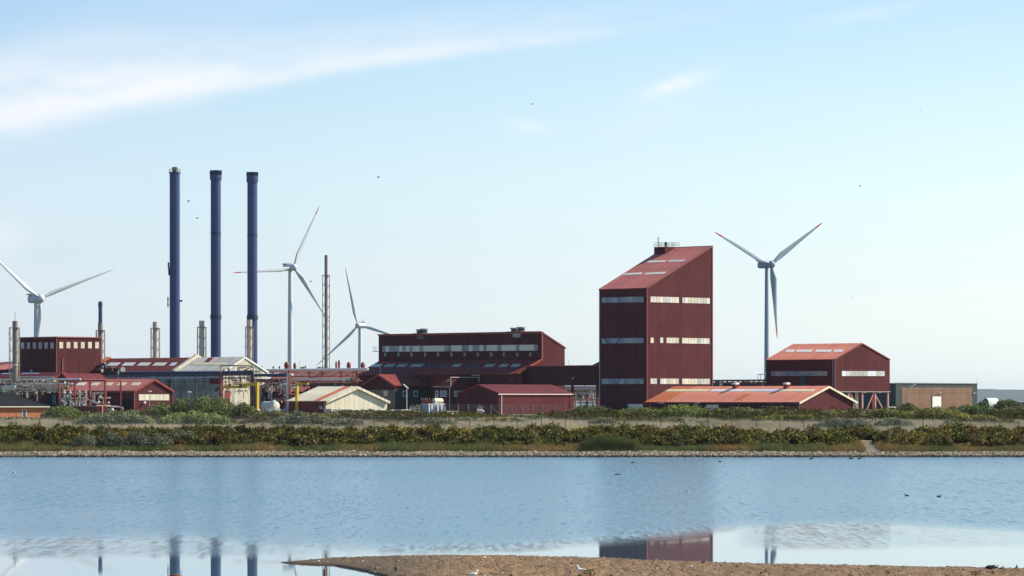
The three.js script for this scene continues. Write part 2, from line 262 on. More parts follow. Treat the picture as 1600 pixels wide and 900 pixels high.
function band(f, pl, [xa, ya, yb], [xc, yc, yd], n, mats, name = 'window', frame = M.dark, parent = f.g, gap = .06) {   // a ribbon window: frame and panes
  const [a, b, c, d] = along(f, pl, [[xa, ya], [xa, yb], [xc, yd], [xc, yc]]);
  const w = part(name, prism([a, b, c, d], pl.n, .02, .07), frame, parent);
  for (let i = 0; i < n; i++) { const q = (t) => [a.clone().lerp(d, t), b.clone().lerp(c, t)], len = a.distanceTo(d), e = gap / len, [p0, p1] = q(i / n + e / 2), [p2, p3] = q((i + 1) / n - e / 2); const v = p1.clone().sub(p0).multiplyScalar(.05); p0.add(v); p2.add(v); p1.sub(v); p3.sub(v); part('pane', prism([p0, p1, p3, p2], pl.n, .05, .085 + .02 * hash(i, 5)), mats[Math.floor(hash(i * 7 + Math.round(xa), 11) * mats.length)], w); }
  return w;
}
// a hall whose outline (given on one end face) runs straight back. side 'R': the outline is on the face to the right; 'L': on the face to the left
function hall(f, outline, back, o = {}) {
  const side = o.side ?? 'R', P = outline.map(([x, y]) => side === 'R' ? f.R(x, y) : f.L(x, y));
  const far = typeof back === 'number' ? (side === 'R' ? -f.L(back, 600).z : f.R(back, 600).x) : back.m;
  const q = P.map((p) => [side === 'R' ? p.x : p.z, p.y]);          // (across, height)
  const ax = side === 'R' ? (a, y, b) => V3(a, y, -b) : (a, y, b) => V3(b, y, a);   // b runs away from the end face
  const yb = o.bottom ?? -1.2, ends = [[q[0][0], yb], ...q, [q[q.length - 1][0], yb]];
  const n = side === 'R' ? V3(0, 0, -1) : V3(1, 0, 0);
  part('wall', prism(ends.map(([a, y]) => ax(a, y, 0)), n, 0, far), o.wall ?? M.wall, f.g);
  const planes = [], up = V3(0, 1, 0);
  for (let i = 0; i < q.length - 1; i++) {
    const [a0, y0] = q[i], [a1, y1] = q[i + 1], A = ax(a0, y0, 0), B = ax(a1, y1, 0), dir = B.clone().sub(A).normalize(), nn = dir.clone().cross(n).normalize(); if (nn.y < 0) nn.negate();
    planes.push({ n: nn, k: nn.dot(A) });
    if (Math.abs(nn.y) < .15 || (o.skip ?? []).includes(i)) continue;
    const ov = o.eave ?? .35, vg = o.verge ?? .35, ea = i === 0 || Math.abs(planes[i - 1]?.n.y ?? 1) < .15 ? ov : 0, eb = i === q.length - 2 ? ov : 0;
    const A2 = A.clone().addScaledVector(dir, -ea), B2 = B.clone().addScaledVector(dir, eb), back0 = n.clone().multiplyScalar(-vg), back1 = n.clone().multiplyScalar(far + vg);
    const roof = part('roof', prism([A2.clone().add(back0), B2.clone().add(back0), B2.clone().add(back1), A2.clone().add(back1)], nn, .01, .16), o.roof ?? M.roof, f.g);
    const mats = o.sheets; if (mats) {                              // the sheets, side by side along the ridge
      const W = o.sheetW ?? 2.2, cnt = Math.max(1, Math.round((far + 2 * vg) / W)), w = (far + 2 * vg) / cnt, L = A2.distanceTo(B2);
      const geo = prism([A2, B2, B2.clone().addScaledVector(n, w - .05), A2.clone().addScaledVector(n, w - .05)], nn, .165, .2);
      for (let s = 0; s < cnt; s++) { const m = mats[Math.floor(hash(s * 3 + i, 77) * mats.length)], e = part('roof_sheet', geo, (o.pick?.(s, cnt, i)) ?? m, roof); e.position.copy(back0).addScaledVector(n, s * w + .025); }
    }
    if (o.bargeboard) { const t = o.bargeW ?? .3; part('bargeboard', prism([A2.clone().add(back0).addScaledVector(up, -t), B2.clone().add(back0).addScaledVector(up, -t), B2.clone().add(back0).addScaledVector(up, .17), A2.clone().add(back0).addScaledVector(up, .17)], n, -.08, .0), o.bargeboard, f.g); }
  }
  // corner flashings and gutter
  if (o.trim !== null) { const t = o.trim ?? M.trim; const c0 = ax(q[0][0], 0, 0); part('corner_flashing', box(c0.x - .07, yb, c0.z - .1, c0.x + .1, q[0][1] - .02, c0.z + .07), t, f.g); }
  if (o.gutter) { const [a, y] = o.gutterAt === 'end' ? q[q.length - 1] : q[0], sgn = o.gutterAt === 'end' ? 1 : -1, ov = (o.eave ?? .35) + .1; part('gutter', bar(ax(a + sgn * ov, y - .12 - .3 * ov, -.3), ax(a + sgn * ov, y - .12 - .3 * ov, far + .3), .1, 6), o.gutter, f.g); }
  return { q, far, planes };
}
const pipeL = (f, pts, r, m, name = 'pipe', x = 0, parent = f.g) => part(name, pipe(pts.map(([px, py, xo]) => f.L(px, py, xo ?? x)), r), m, parent);
const postL = (f, px, yt, yb, w, m, name = 'post', x = 0, parent = f.g) => { const a = f.L(px, yt, x), b = yb ? f.L(px, yb, x) : V3(a.x, -1, a.z); return part(name, sqbar(V3(a.x, b.y, a.z), a, w), m, parent); };

// ---------------------------------------------------------------- buildings
const pick = (arr) => arr[Math.floor(rnd() * arr.length)];
function skylights(f, plane, list, mats, t = .21) { for (const p of list) panel(f, plane, p, t, t + .04, Array.isArray(mats) ? pick(mats) : mats, 'skylight'); }
// a leaning strip on a roof from x0..x1 at its lower edge, shifted by lean at its upper edge
const strip = (x0, x1, yb, yt, lean) => [[x0, yb], [x1, yb], [x1 + lean, yt], [x0 + lean, yt]];

{ // the tall tower
  const f = new Frame('tower_building', 'tall dark red tower block with a steep single pitch roof and three window bands', 'building', 1011, 1000);
  const h = hall(f, [[1011, 450.5], [1113, 385.5]], 936, { roof: M.roof, sheets: M.roofs, sheetW: 2.4, eave: .1, verge: .05, bottom: -1.5 });
  part('ridge_flashing', sqbar(f.R(1113, 385.2).add(V3(.05, .1, .1)), f.R(1113, 385.2).add(V3(.05, .1, -h.far)), .25), M.trim, f.g);
  part('verge_flashing', sqbar(f.R(1011, 450).add(V3(0, .05, .05)), f.R(1113, 385).add(V3(0, .05, .05)), .28), M.trim, f.g);
  part('corner_flashing', sqbar(V3(h.q[1][0], -1, 0), V3(h.q[1][0], h.q[1][1], 0), .25), M.trim, f.g);
  band(f, RP, [1016, 462.8, 472.6], [1060.5, 464, 473.8], 9, M.grp); band(f, RP, [1065.5, 464.3, 473.8], [1108.8, 465.3, 475], 9, M.grp);
  band(f, RP, [1016, 527, 536.3], [1021.2, 527, 536.3], 1, M.grp); band(f, RP, [1031, 527, 536.3], [1036, 527, 536.3], 1, M.grp);
  band(f, RP, [1041, 527.2, 536.6], [1060.5, 527.4, 536.8], 4, M.grp); band(f, RP, [1065.2, 527.5, 537], [1108.5, 528.3, 537.8], 9, M.grp);
  band(f, RP, [1016, 591, 600.3], [1026.3, 591, 600.3], 2, M.grp); band(f, RP, [1031, 591, 600.4], [1060.5, 591.2, 600.5], 6, M.grp); band(f, RP, [1065.3, 591.2, 600.6], [1108.8, 591.6, 600.8], 9, M.grp);
  band(f, LP, [941, 464.5, 473.6], [1006, 463, 472.6], 11, M.grpShade); band(f, LP, [940.5, 528.4, 537], [1006, 527.5, 536.4], 11, M.grpShade); band(f, LP, [940.2, 591.6, 600.5], [1006, 591.2, 600.3], 11, M.grpShade);
  part('brace', sqbar(f.L(944, 529, -.16), f.L(951, 536, -.16), .12), M.dark, f.g); part('brace', sqbar(f.L(962, 536.5, -.16), f.L(969, 528.6, -.16), .12), M.dark, f.g);
  part('brace', [sqbar(f.L(964, 600, -.16), f.L(968, 592, -.16), .12)], M.dark, f.g);
  const d = panel(f, LP, [[983, 631.3], [1004.5, 631.3], [1004.5, 644], [983, 644]], .03, .1, M.glassGrey, 'door'); panel(f, LP, [[980.5, 631.3], [982.5, 631.3], [982.5, 644], [980.5, 644]], .03, .1, M.glassBlue, 'door_frame');
  part('downpipe', bar(f.L(937, 455, -.16), f.L(937, 646, -.16), .14), M.glassBlue, f.g);
  const rp = h.planes[0];
  skylights(f, rp, [[[1010, 411.6], [1037.5, 410.7], [1041.5, 408], [1015, 408.7]], [[1043, 410.5], [1066.5, 409.8], [1073, 407], [1047, 407.8]]], M.skyl);
  skylights(f, rp, [[[973, 431], [1001, 430], [1004.5, 427], [977.5, 428.4]], [[1006.5, 430.4], [1038, 428.9], [1043, 426], [1010.5, 427.6]]], M.skyl);
  for (let k = 0; k < 9; k++) { const t = (k + .5) / 9, b = f.hit(rp.n, rp.k, lerp(938, 1010, t), 449.5).addScaledVector(rp.n, .24), e = V3(h.q[1][0] * .99, 0, b.z); e.y = b.y + (h.q[1][1] - h.q[0][1]) / (h.q[1][0] - h.q[0][0]) * (e.x - b.x); part('roof_seam', sqbar(b, e, .05), M.roofs[3], f.g); }
  // stair head on the roof, with its railing, flue and mast
  const c = f.hit(rp.n, rp.k, 1039, 398.5), t = f.hit(V3(0, 0, 1), c.z, 1039, 386).y, wz = (1039 - 1022.5) / F * 1012 / .65, wx = 4.6;
  const pent = part('stair_head', box(c.x, c.y - 3, c.z - wz, c.x + wx, t, c.z), M.wall, f.g);
  part('coping', box(c.x - .12, t, c.z - wz - .12, c.x + wx + .12, t + .1, c.z + .12), M.trim, pent);
  for (const [a, b2] of [[0, 0], [1, 0], [0, 1], [1, 1], [.5, 0], [.5, 1], [0, .5], [1, .5]]) part('rail_post', bar(V3(c.x + a * wx, t, c.z - b2 * wz), V3(c.x + a * wx, t + 1.15, c.z - b2 * wz), .04, 5), M.dark, pent);
  for (const y of [.45, .8, 1.15]) part('rail', [bar(V3(c.x, t + y, c.z), V3(c.x + wx, t + y, c.z), .03, 5), bar(V3(c.x, t + y, c.z - wz), V3(c.x + wx, t + y, c.z - wz), .03, 5), bar(V3(c.x, t + y, c.z), V3(c.x, t + y, c.z - wz), .03, 5), bar(V3(c.x + wx, t + y, c.z), V3(c.x + wx, t + y, c.z - wz), .03, 5)], M.dark, pent);
  const flue = V3(c.x + .6, t, c.z - .35); part('flue', [bar(flue.clone().add(V3(0, -1.5, 0)), flue.clone().add(V3(0, .55, 0)), .28, 10), new THREE.SphereGeometry(.36, 10, 8).scale(1, 1.3, 1).translate(flue.x, flue.y + .8, flue.z)], M.dark, f.g);
  const mast = V3(c.x + .2, t, c.z - wz * .68); part('mast', [bar(mast, mast.clone().add(V3(0, 2.2, 0)), .09, 6), new THREE.TorusGeometry(.18, .05, 5, 10).translate(mast.x, mast.y + 2.3, mast.z)], M.dark, f.g);
}
{ // raised conveyor gallery between hall and tower
  const f = new Frame('conveyor_gallery', 'long dark red enclosed gallery raised between the main hall and the tower', 'building', 952, 1018, null, 6.6);
  const y1 = f.L(925, 571.5).y, y0 = f.L(900, 602.3).y, L = -f.L(822, 590).z;
  part('wall', box(0, y0, -L, 6, y1, 0), M.wall, f.g); part('roof', box(-.15, y1 + .01, -L, 6.2, y1 + .16, 0), M.roofs[0], f.g);
  const a = f.L(924, 571), b = f.L(937, 564.5), c = f.L(950, 560); part('raised_end', prism([a.clone().setY(y1), a, b, c, c.clone().setY(y1)], V3(1, 0, 0), .05, 5.9), M.wall, f.g);
  part('support_post', sqbar(V3(3, -1, -L * .25), V3(3, y0, -L * .25), .5), M.redDark, f.g); part('support_post', sqbar(V3(3, -1, -L * .55), V3(3, y0, -L * .55), .5), M.redDark, f.g);
  part('wall_lamp', new THREE.SphereGeometry(.22, 8, 6).translate(...f.L(895.3, 591.2, -.15)), M.white, f.g); part('wall_lamp', new THREE.SphereGeometry(.16, 8, 6).translate(...f.L(854, 591.8, -.15)), M.grey, f.g);
  part('aerial', bar(f.L(889.5, 571, 1), f.L(887, 560, 1), .035, 5), M.dark, f.g);
}
{ // main hall with clerestory
  const f = new Frame('main_hall', 'huge dark red hall with a long grey clerestory window band and shaded lower roof', 'building', 813, 1040);
  const h = hall(f, [[813, 583.5], [847, 563], [847, 520], [882.5, 543.5]], 558, { roof: M.roof, sheets: M.roofsDark, sheetW: 2.4, eave: .5, verge: .05 });
  const cx = h.q[1][0], CL = { n: V3(-1, 0, 0), k: -cx };
  part('end_flashing', sqbar(f.R(847, 563), f.R(847, 520), .3), M.trim, f.g); part('verge_flashing', sqbar(f.R(847, 520).add(V3(0, .1, 0)), f.R(882.5, 543.5).add(V3(0, .1, 0)), .3), M.trim, f.g);
  part('parapet', box(cx - .1, h.q[2][1] - .05, -h.far, cx + .6, h.q[2][1] + .28, 0), M.roofs[1], f.g);
  part('verge_overhang', prism([f.R(811, 584.6, .5), f.R(847, 562.5, .5), f.R(847, 562.5, -.1), f.R(811, 584.6, -.1)], h.planes[0].n, .16, .3), M.orange, f.g);
  band(f, CL, [597.5, 540.3, 550.3], [840.7, 538, 548.2], 44, [M.glassGrey, M.concretes[0], M.concretes[1], M.glassGrey, M.glassGrey], 'clerestory_window', M.dark, f.g, .03);
  for (let k = 0; k < 12; k++) { const x = 603.8 + k * (831 - 603.8) / 11 + rr(-.5, .5); panel(f, CL, [[x - 1, 551], [x + 1.1, 551], [x + 1.1, 556.8], [x - 1, 556.8]], .02, .5, M.grey, 'bracket'); }
  const S = [[580, 600], [600.5, 619.5], [620, 639], [640.5, 664], [665, 679], [681, 705], [706, 724], [725, 735], [736, 753], [757, 776], [780, 797], [798, 816]];
  skylights(f, h.planes[0], S.map(([a, b]) => strip(a - 1, b - 6, 574.6, 570, 5.5)), [M.skylDull, M.skylDull, M.glassDark]);
  for (const [px, w, y] of [[655, 1.5, 515.5], [662.5, 2.0, 514.3], [803.5, 1.9, 513], [814.3, 2.1, 511.8]]) { const a = f.L(px, y, cx + 1.4), y0 = h.q[2][1] - 1.2; const v = part('roof_vent', bar(V3(a.x, y0, a.z), a, w * .43, 12), M.dark, f.g); part('cowl', bar(V3(a.x, a.y - .2, a.z), V3(a.x, a.y + .15, a.z), w * .55, 12), M.grey, v); part('vent_curb', box(a.x - w * .7, h.q[2][1] - 1, a.z - w * .7, a.x + w * .7, h.q[2][1] + .5, a.z + w * .7), M.grey, v); }
  { const a = f.L(589, 549.5, cx); part('ladder_platform', [box(a.x - .6, a.y, a.z - 1, a.x + .4, a.y + .15, a.z), ...[.4, .8, 1.2].map((y) => bar(V3(a.x - .6, a.y + y, a.z - 1), V3(a.x - .6, a.y + y, a.z + .6), .05, 5))], M.dark, f.g); }
  part('roof_flue', bar(f.L(594, 585, -.2), f.L(594, 572.5, -.2), .14, 8), M.grey, f.g);
  panel(f, LP, [[795, 591], [802, 591], [802, 598], [795, 598]], .03, .08, M.redDark, 'door');
}
{ // house with bright red roof over a beige ground floor, in the hall's shade
  const f = new Frame('gabled_annex', 'gabled red annex with beige lower wall in front of the main hall', 'building', 617.3, 1060);
  const h = hall(f, [[564.5, 603.2], [592.4, 586], [617.3, 602.8]], 716, { side: 'L', roof: M.roof, sheets: M.roofsDark, sheetW: 2.4, eave: .3, verge: .25, trim: null, bargeboard: M.trim, bargeW: .22 });
  const yb = f.L(600, 609).y, za = h.q[0][0]; part('lower_wall', box(-.05, -1.2, za - .05, h.far + .05, yb, .05), M.tan, f.g);
  part('lower_wall', box(-.04, -1.2, -.02, h.far + .03, yb - .02, .08), M.greenDark, f.g);
  panel(f, LP, [[599.5, 610.5], [606, 610.5], [606, 619], [599.5, 619]], .06, .12, M.cream, 'window');
  for (const x of [629.2, 646]) { const w = panel(f, RP, [[x, 610.6], [x + 6.6, 610.6], [x + 6.6, 620], [x, 620]], .06, .1, M.white, 'window'); panel(f, RP, [[x + .9, 611.6], [x + 5.7, 611.6], [x + 5.7, 618.8], [x + .9, 618.8]], .1, .13, M.glassDark, 'pane', w); }
  panel(f, RP, [[671, 611], [674.5, 611], [674.5, 625], [671, 625]], .06, .12, M.glassBlue, 'door');
}
{ // low office block with lean-to
  const f = new Frame('office_annex', 'flat topped red annex with white gutters and pale blue windows', 'building', 704, 1046);
  const y1 = f.R(704, 589.8).y, W = f.R(762, 600).x, ye = f.L(690, 604).y, ll = -f.L(677, 604).z;
  part('wall', box(0, -1.2, -7, W, y1, 0), M.wall, f.g); part('roof', box(-.1, y1 + .01, -7.1, W + .1, y1 + .15, .1), M.roofsDark[0], f.g);
  part('lean_to', prism([V3(-.02, -1.2, -ll), V3(-.02, -1.2, -7), V3(-.02, ye, -7), V3(-.02, ye, -ll)].map((p) => p), V3(1, 0, 0), 0, 6), M.wall, f.g);
  panel(f, LP, [[677, 604], [703.5, 604], [703.5, 589.8], [702, 589.8]], .02, .14, M.roofsDark[1], 'lean_to_roof');
  part('lean_to_wall', box(-.05, -1.2, -ll, 0, ye, 0), M.wall, f.g);
  panel(f, LP, [[697.5, 595.5], [703, 592], [703, 595.6]], .15, .19, M.skylDull, 'skylight');
  part('gutter', sqbar(f.L(676.5, 604.3, -.2), f.L(703.5, 604.3, -.2), .14), M.offwhite, f.g);
  part('gutter', sqbar(V3(-.1, y1 + .05, .15), V3(W, y1 + .05, .15), .14), M.offwhite, f.g);
  part('downpipe', [bar(f.L(704.3, 590, -.15), f.L(704.3, 603, -.15), .09), bar(f.L(704.3, 603, -.15), f.L(702.6, 606, -.25), .09), bar(f.L(702.6, 606, -.25), f.L(702.6, 641, -.25), .09)], M.offwhite, f.g);
  { const d = panel(f, LP, [[680.3, 610.5], [685.2, 610.5], [685.2, 623], [680.3, 623]], .06, .1, M.offwhite, 'door'); panel(f, LP, [[681.5, 612.5], [684, 612.5], [684, 616], [681.5, 616]], .1, .13, M.glassDark, 'pane', d); }
  for (const [pl, x0, x1] of [[LP, 688, 698.5], [RP, 709, 727]]) { const w = panel(f, pl, [[x0, 610.5], [x1, 610.5], [x1, 620], [x0, 620]], .06, .1, M.offwhite, 'window'); panel(f, pl, [[x0 + .6, 611.2], [x1 - .6, 611.2], [x1 - .6, 619.2], [x0 + .6, 619.2]], .1, .13, M.glassBlue, 'pane', w); }
  part('plant_room', box(W * .35, y1, -6, W - .2, y1 + .5, -2), M.wallB, f.g); part('roof_pipe', pipe([V3(W * .6, y1 + .5, -.5), V3(W * .6, y1 + .6, 2.3), V3(W * .6, y1 - 1.2, 2.3)], .08, 6), M.offwhite, f.g);
}
{ // plain red shed in front
  const f = new Frame('red_shed', 'plain wine red metal shed with a white gutter nearest the fence', 'shed', 779, 955);
  const h = hall(f, [[715.5, 614.6], [747.3, 602], [779, 614.6]], 892.6, { side: 'L', wall: M.wallB, roof: M.roof, sheets: M.roofsPink, sheetW: 1.4, eave: .2, verge: .12, gutter: M.white, gutterAt: 'end' });
  for (const x of [783.6]) part('downpipe', bar(f.R(x, 615.5, .12), f.R(x, 657, .12), .1), M.white, f.g);
  part('corner_flashing', sqbar(f.R(891.8, 616, .05), f.R(891.8, 655, .05), .2), M.trim, f.g);
  part('wall_lamp', new THREE.SphereGeometry(.12, 6, 5).translate(...f.L(748.6, 633, -.12)), M.grey, f.g);
}
{ // cream gabled shed
  const f = new Frame('cream_shed', 'cream gabled shed with pale ribbed roof and one red roof stripe', 'shed', 508.6, 938);
  const h = hall(f, [[508.6, 626.8], [556.7, 605], [604.6, 627.4]], 452, { wall: M.redDark, roof: M.offwhite, sheets: M.creamRoof, sheetW: 1.25, eave: .3, verge: .7, bargeboard: M.cream, bargeW: .38, pick: (s, n, i) => i === 0 && (s === 2 || s === 3) ? M.orange : null });
  const [c0, ap, c1] = h.q, n = 13;                     // the gable's upright panels
  for (let k = 0; k < n; k++) { const a = lerp(c0[0], c1[0], k / n) + .03, b = lerp(c0[0], c1[0], (k + 1) / n) - .03, top = (x) => x < ap[0] ? lerp(c0[1], ap[1], (x - c0[0]) / (ap[0] - c0[0])) : lerp(ap[1], c1[1], (x - ap[0]) / (c1[0] - ap[0])); const pts = [V3(a, -1, 0), V3(b, -1, 0), V3(b, top(b) - .1, 0)]; if (a < ap[0] && b > ap[0]) pts.push(V3(ap[0], ap[1] - .1, 0)); pts.push(V3(a, top(a) - .1, 0)); part('wall_panel', prism(pts, V3(0, 0, 1), .01, .06 + .03 * hash(k, 2)), M.creams[k % 3 === 1 ? 1 : Math.floor(hash(k, 8) * 3)], f.g); }
  part('satellite_dish', new THREE.SphereGeometry(.55, 14, 8, 0, 6.3, 0, 1.0).rotateX(1.9).rotateY(-1.2).translate(...f.L(502.4, 636.5, -.5)), M.glassBlue, f.g);
  part('downpipe', bar(f.L(506.8, 629, -.15), f.L(506.8, 648, -.15), .1), M.grey, f.g);
}
{ // small red shed at the left
  const f = new Frame('small_red_shed', 'small red gabled shed with a cream strip window and five roof lights', 'shed', 210, 948);
  const h = hall(f, [[210, 611], [240.7, 593], [270, 611]], 103, { roof: M.roof, sheets: M.roofs, sheetW: 1.6, eave: .2, verge: .3, bargeboard: M.red, bargeW: .3, gutter: M.trim });
  skylights(f, h.planes[0], [[118.5, 131], [141.5, 152], [162.5, 173], [182, 194], [204, 216]].map(([a, b]) => strip(a, b, 603.6, 599.3, 5)), [M.skylCream, M.skyl[0]]);
  band(f, RP, [216.5, 615.6, 626], [264, 615.6, 626], 5, [M.cream, M.creams[0]]);
  panel(f, LP, [[186, 624.2], [204.6, 624.2], [204.6, 646], [186, 646]], .03, .06, M.black, 'doorway'); part('downpipe', bar(f.L(160.6, 612, -.15), f.L(160.6, 640, -.15), .07), M.glassBlue, f.g);
  part('globe_lamp', new THREE.SphereGeometry(.3, 10, 8).translate(...f.R(226, 629.2, .4)), M.white, f.g);
  part('corner_flashing', sqbar(f.R(269.6, 612, .05), f.R(269.6, 645, .05), .22), M.red, f.g);
}
{ // gabled roof behind the small shed
  const f = new Frame('rear_red_shed', 'dark red gabled roof behind the small red shed, below the dark pipes', 'shed', 110, 985);
  hall(f, [[84, 597], [97, 584.5], [110, 597.5]], 170, { side: 'L', roof: M.roof, sheets: M.roofsPink, sheetW: 2.0, eave: .2, verge: .1 });
}
{ // left block
  const f = new Frame('red_block', 'flat topped dark red block with two rows of small cream windows', 'building', 88.2, 1022);
  const h = hall(f, [[88.2, 528], [158.4, 529]], 30, { roof: M.roof, eave: .05, verge: .05 });
  for (const x of [92.5, 103.6, 114.9, 126, 137.2, 148.4]) band(f, RP, [x, 534.4, 544.4], [x + 5.9, 534.4, 544.4], 2, [M.grp[0], M.grp[4]], 'window', M.offwhite);
  for (const x of [33, 42.4, 51.7, 60.8, 70, 79.4]) band(f, LP, [x, 535, 544.8], [x + 4.9, 535, 544.8], 2, [M.grpShade[1], M.grp[2]], 'window', M.offwhite);
  part('coping', [sqbar(V3(-.1, h.q[0][1] + .2, .05), V3(-.1, h.q[0][1] + .2, -h.far), .28), sqbar(V3(0, h.q[0][1] + .2, .1), V3(h.q[1][0], h.q[1][1] + .2, .1), .28)], M.trim, f.g);
  part('downpipe', bar(f.R(97.8, 560, .15), f.R(97.8, 583, .15), .09), M.pipePink, f.g);
  panel(f, LP, [[49.5, 577], [52, 577], [52, 581.5], [49.5, 581.5]], .03, .4, M.grey, 'wall_lamp');
}
{ // low roofs at the far left
  const f = new Frame('low_red_building', 'low building with a pink lit roof behind the striped left stack', 'building', 26, 1060);
  hall(f, [[26, 578], [62, 566]], -60, { roof: M.roof, sheets: M.roofs, eave: .2, verge: .1 });
  const g = new Frame('dark_low_building', 'long low dark red building with skylights along the foot of the red block', 'building', 86, 1000);
  const h = hall(g, [[86, 590], [100, 583], [120, 590]], -40, { roof: M.roof, sheets: M.roofsPink, eave: .2, verge: .1 });
  skylights(g, h.planes[0], [strip(2, 24, 586, 584.4, 3), strip(33, 60, 585.4, 584, 3)], [M.glassBlue]); part('eave_pipe', pipe([g.L(18, 589, -.6), g.L(84, 589.5, -.6)], .12), M.offwhite, g.g);
}
{ // hall with skylights: red half, pale half, a white fire wall between
  const f = new Frame('skylight_hall', 'long weathered hall, half red half pale roof, in front of the blue chimneys', 'building', 349, 1005);
  const h = hall(f, [[349, 580.8], [382.5, 558.6], [417.5, 580.8]], 136, { wall: M.concrete, roof: M.roof, sheets: M.greyRoof, sheetW: 1.5, eave: .3, verge: .2, trim: M.offwhite, bargeboard: M.white, bargeW: .25, pick: (s, n, i) => (s > n * .335 ? M.roofsDark[s % 3] : null) });
  const rp = h.planes[0], zA = f.L(271, 581).z, zB = zA + 1.6, [c0, ap, c1] = h.q;
  part('fire_wall', prism([V3(c0[0] - .5, c0[1] - .6, zA), V3(c0[0] - .5, c0[1] + .5, zA), V3(ap[0], ap[1] + .9, zA), V3(c1[0] + .5, c1[1] + .5, zA), V3(c1[0] + .5, c1[1] - .6, zA)], V3(0, 0, 1), 0, 1.2), M.cream, f.g);
  const zE = -h.far; part('end_wall', prism([V3(c0[0] - .5, c0[1] - .6, zE), V3(c0[0] - .5, c0[1] + .3, zE), V3(ap[0], ap[1] + .6, zE), V3(c1[0] + .5, c1[1] + .3, zE), V3(c1[0] + .5, c1[1] - .6, zE)], V3(0, 0, 1), -.6, .6), M.orange, f.g);
  skylights(f, rp, [[145, 161], [167, 183], [190, 207], [214, 231], [238, 256], [264, 272]].map(([a, b]) => strip(a, b, 572.6, 567.8, 6)), M.skyl);
  skylights(f, rp, [strip(300, 320, 571.2, 567.8, 4.5), strip(320.5, 336, 571.2, 567.8, 4.5), strip(336.5, 352, 571.2, 567.8, 4.5)], M.skylCream);
  panel(f, rp, strip(319, 327, 567, 560, 8), .205, .235, M.roofsDark[1], 'red_roof_sheet');
  // the shaded long wall: weathered panels in three rows; a dark opening
  const rows = [[584, 600.5, 44], [600.8, 610.5, 30], [610.8, 632, 40]];
  for (const [ya, yb, n] of rows) for (let k = 0; k < n; k++) { const x0 = lerp(190, 348.6, k / n), x1 = lerp(190, 348.6, (k + 1) / n) - .25; if (ya < 590 && x0 > 325 && x1 < 345) continue; panel(f, LP, [[x0, ya], [x1, ya], [x1, yb], [x0, yb]], .01, .05 + .04 * hash(k, Math.round(ya)), M.concretes[ya > 610 ? Math.floor(hash(k, 3) * 2) : ya > 600 ? 2 : Math.floor(hash(k, 4) * 3)], 'wall_panel'); }
  panel(f, LP, [[327.5, 589.5], [344.5, 589.5], [344.5, 600], [327.5, 600]], .02, .06, M.redDark, 'opening'); panel(f, LP, [[265.5, 590], [268.5, 590], [268.5, 611], [265.5, 611]], .05, .5, M.dark, 'buttress');
  const n = 16, topAt = (x) => x < ap[0] ? lerp(c0[1], ap[1], (x - c0[0]) / (ap[0] - c0[0])) : lerp(ap[1], c1[1], (x - ap[0]) / (c1[0] - ap[0]));
  for (let k = 0; k < n; k++) { const a = lerp(c0[0], c1[0], k / n) + .03, b = lerp(c0[0], c1[0], (k + 1) / n) - .03; part('wall_panel', prism([V3(a, -1, 0), V3(b, -1, 0), V3(b, topAt(b) - .15, 0), V3(a, topAt(a) - .15, 0)], V3(0, 0, 1), .01, .06 + .03 * hash(k, 2)), [M.creams[2], M.offwhite, M.creams[1], M.concretes[0]][Math.floor(hash(k, 18) * 4)], f.g); }
  panel(f, RP, [[351, 610], [359, 610], [359, 632], [351, 632]], .1, .16, M.red, 'door');
}
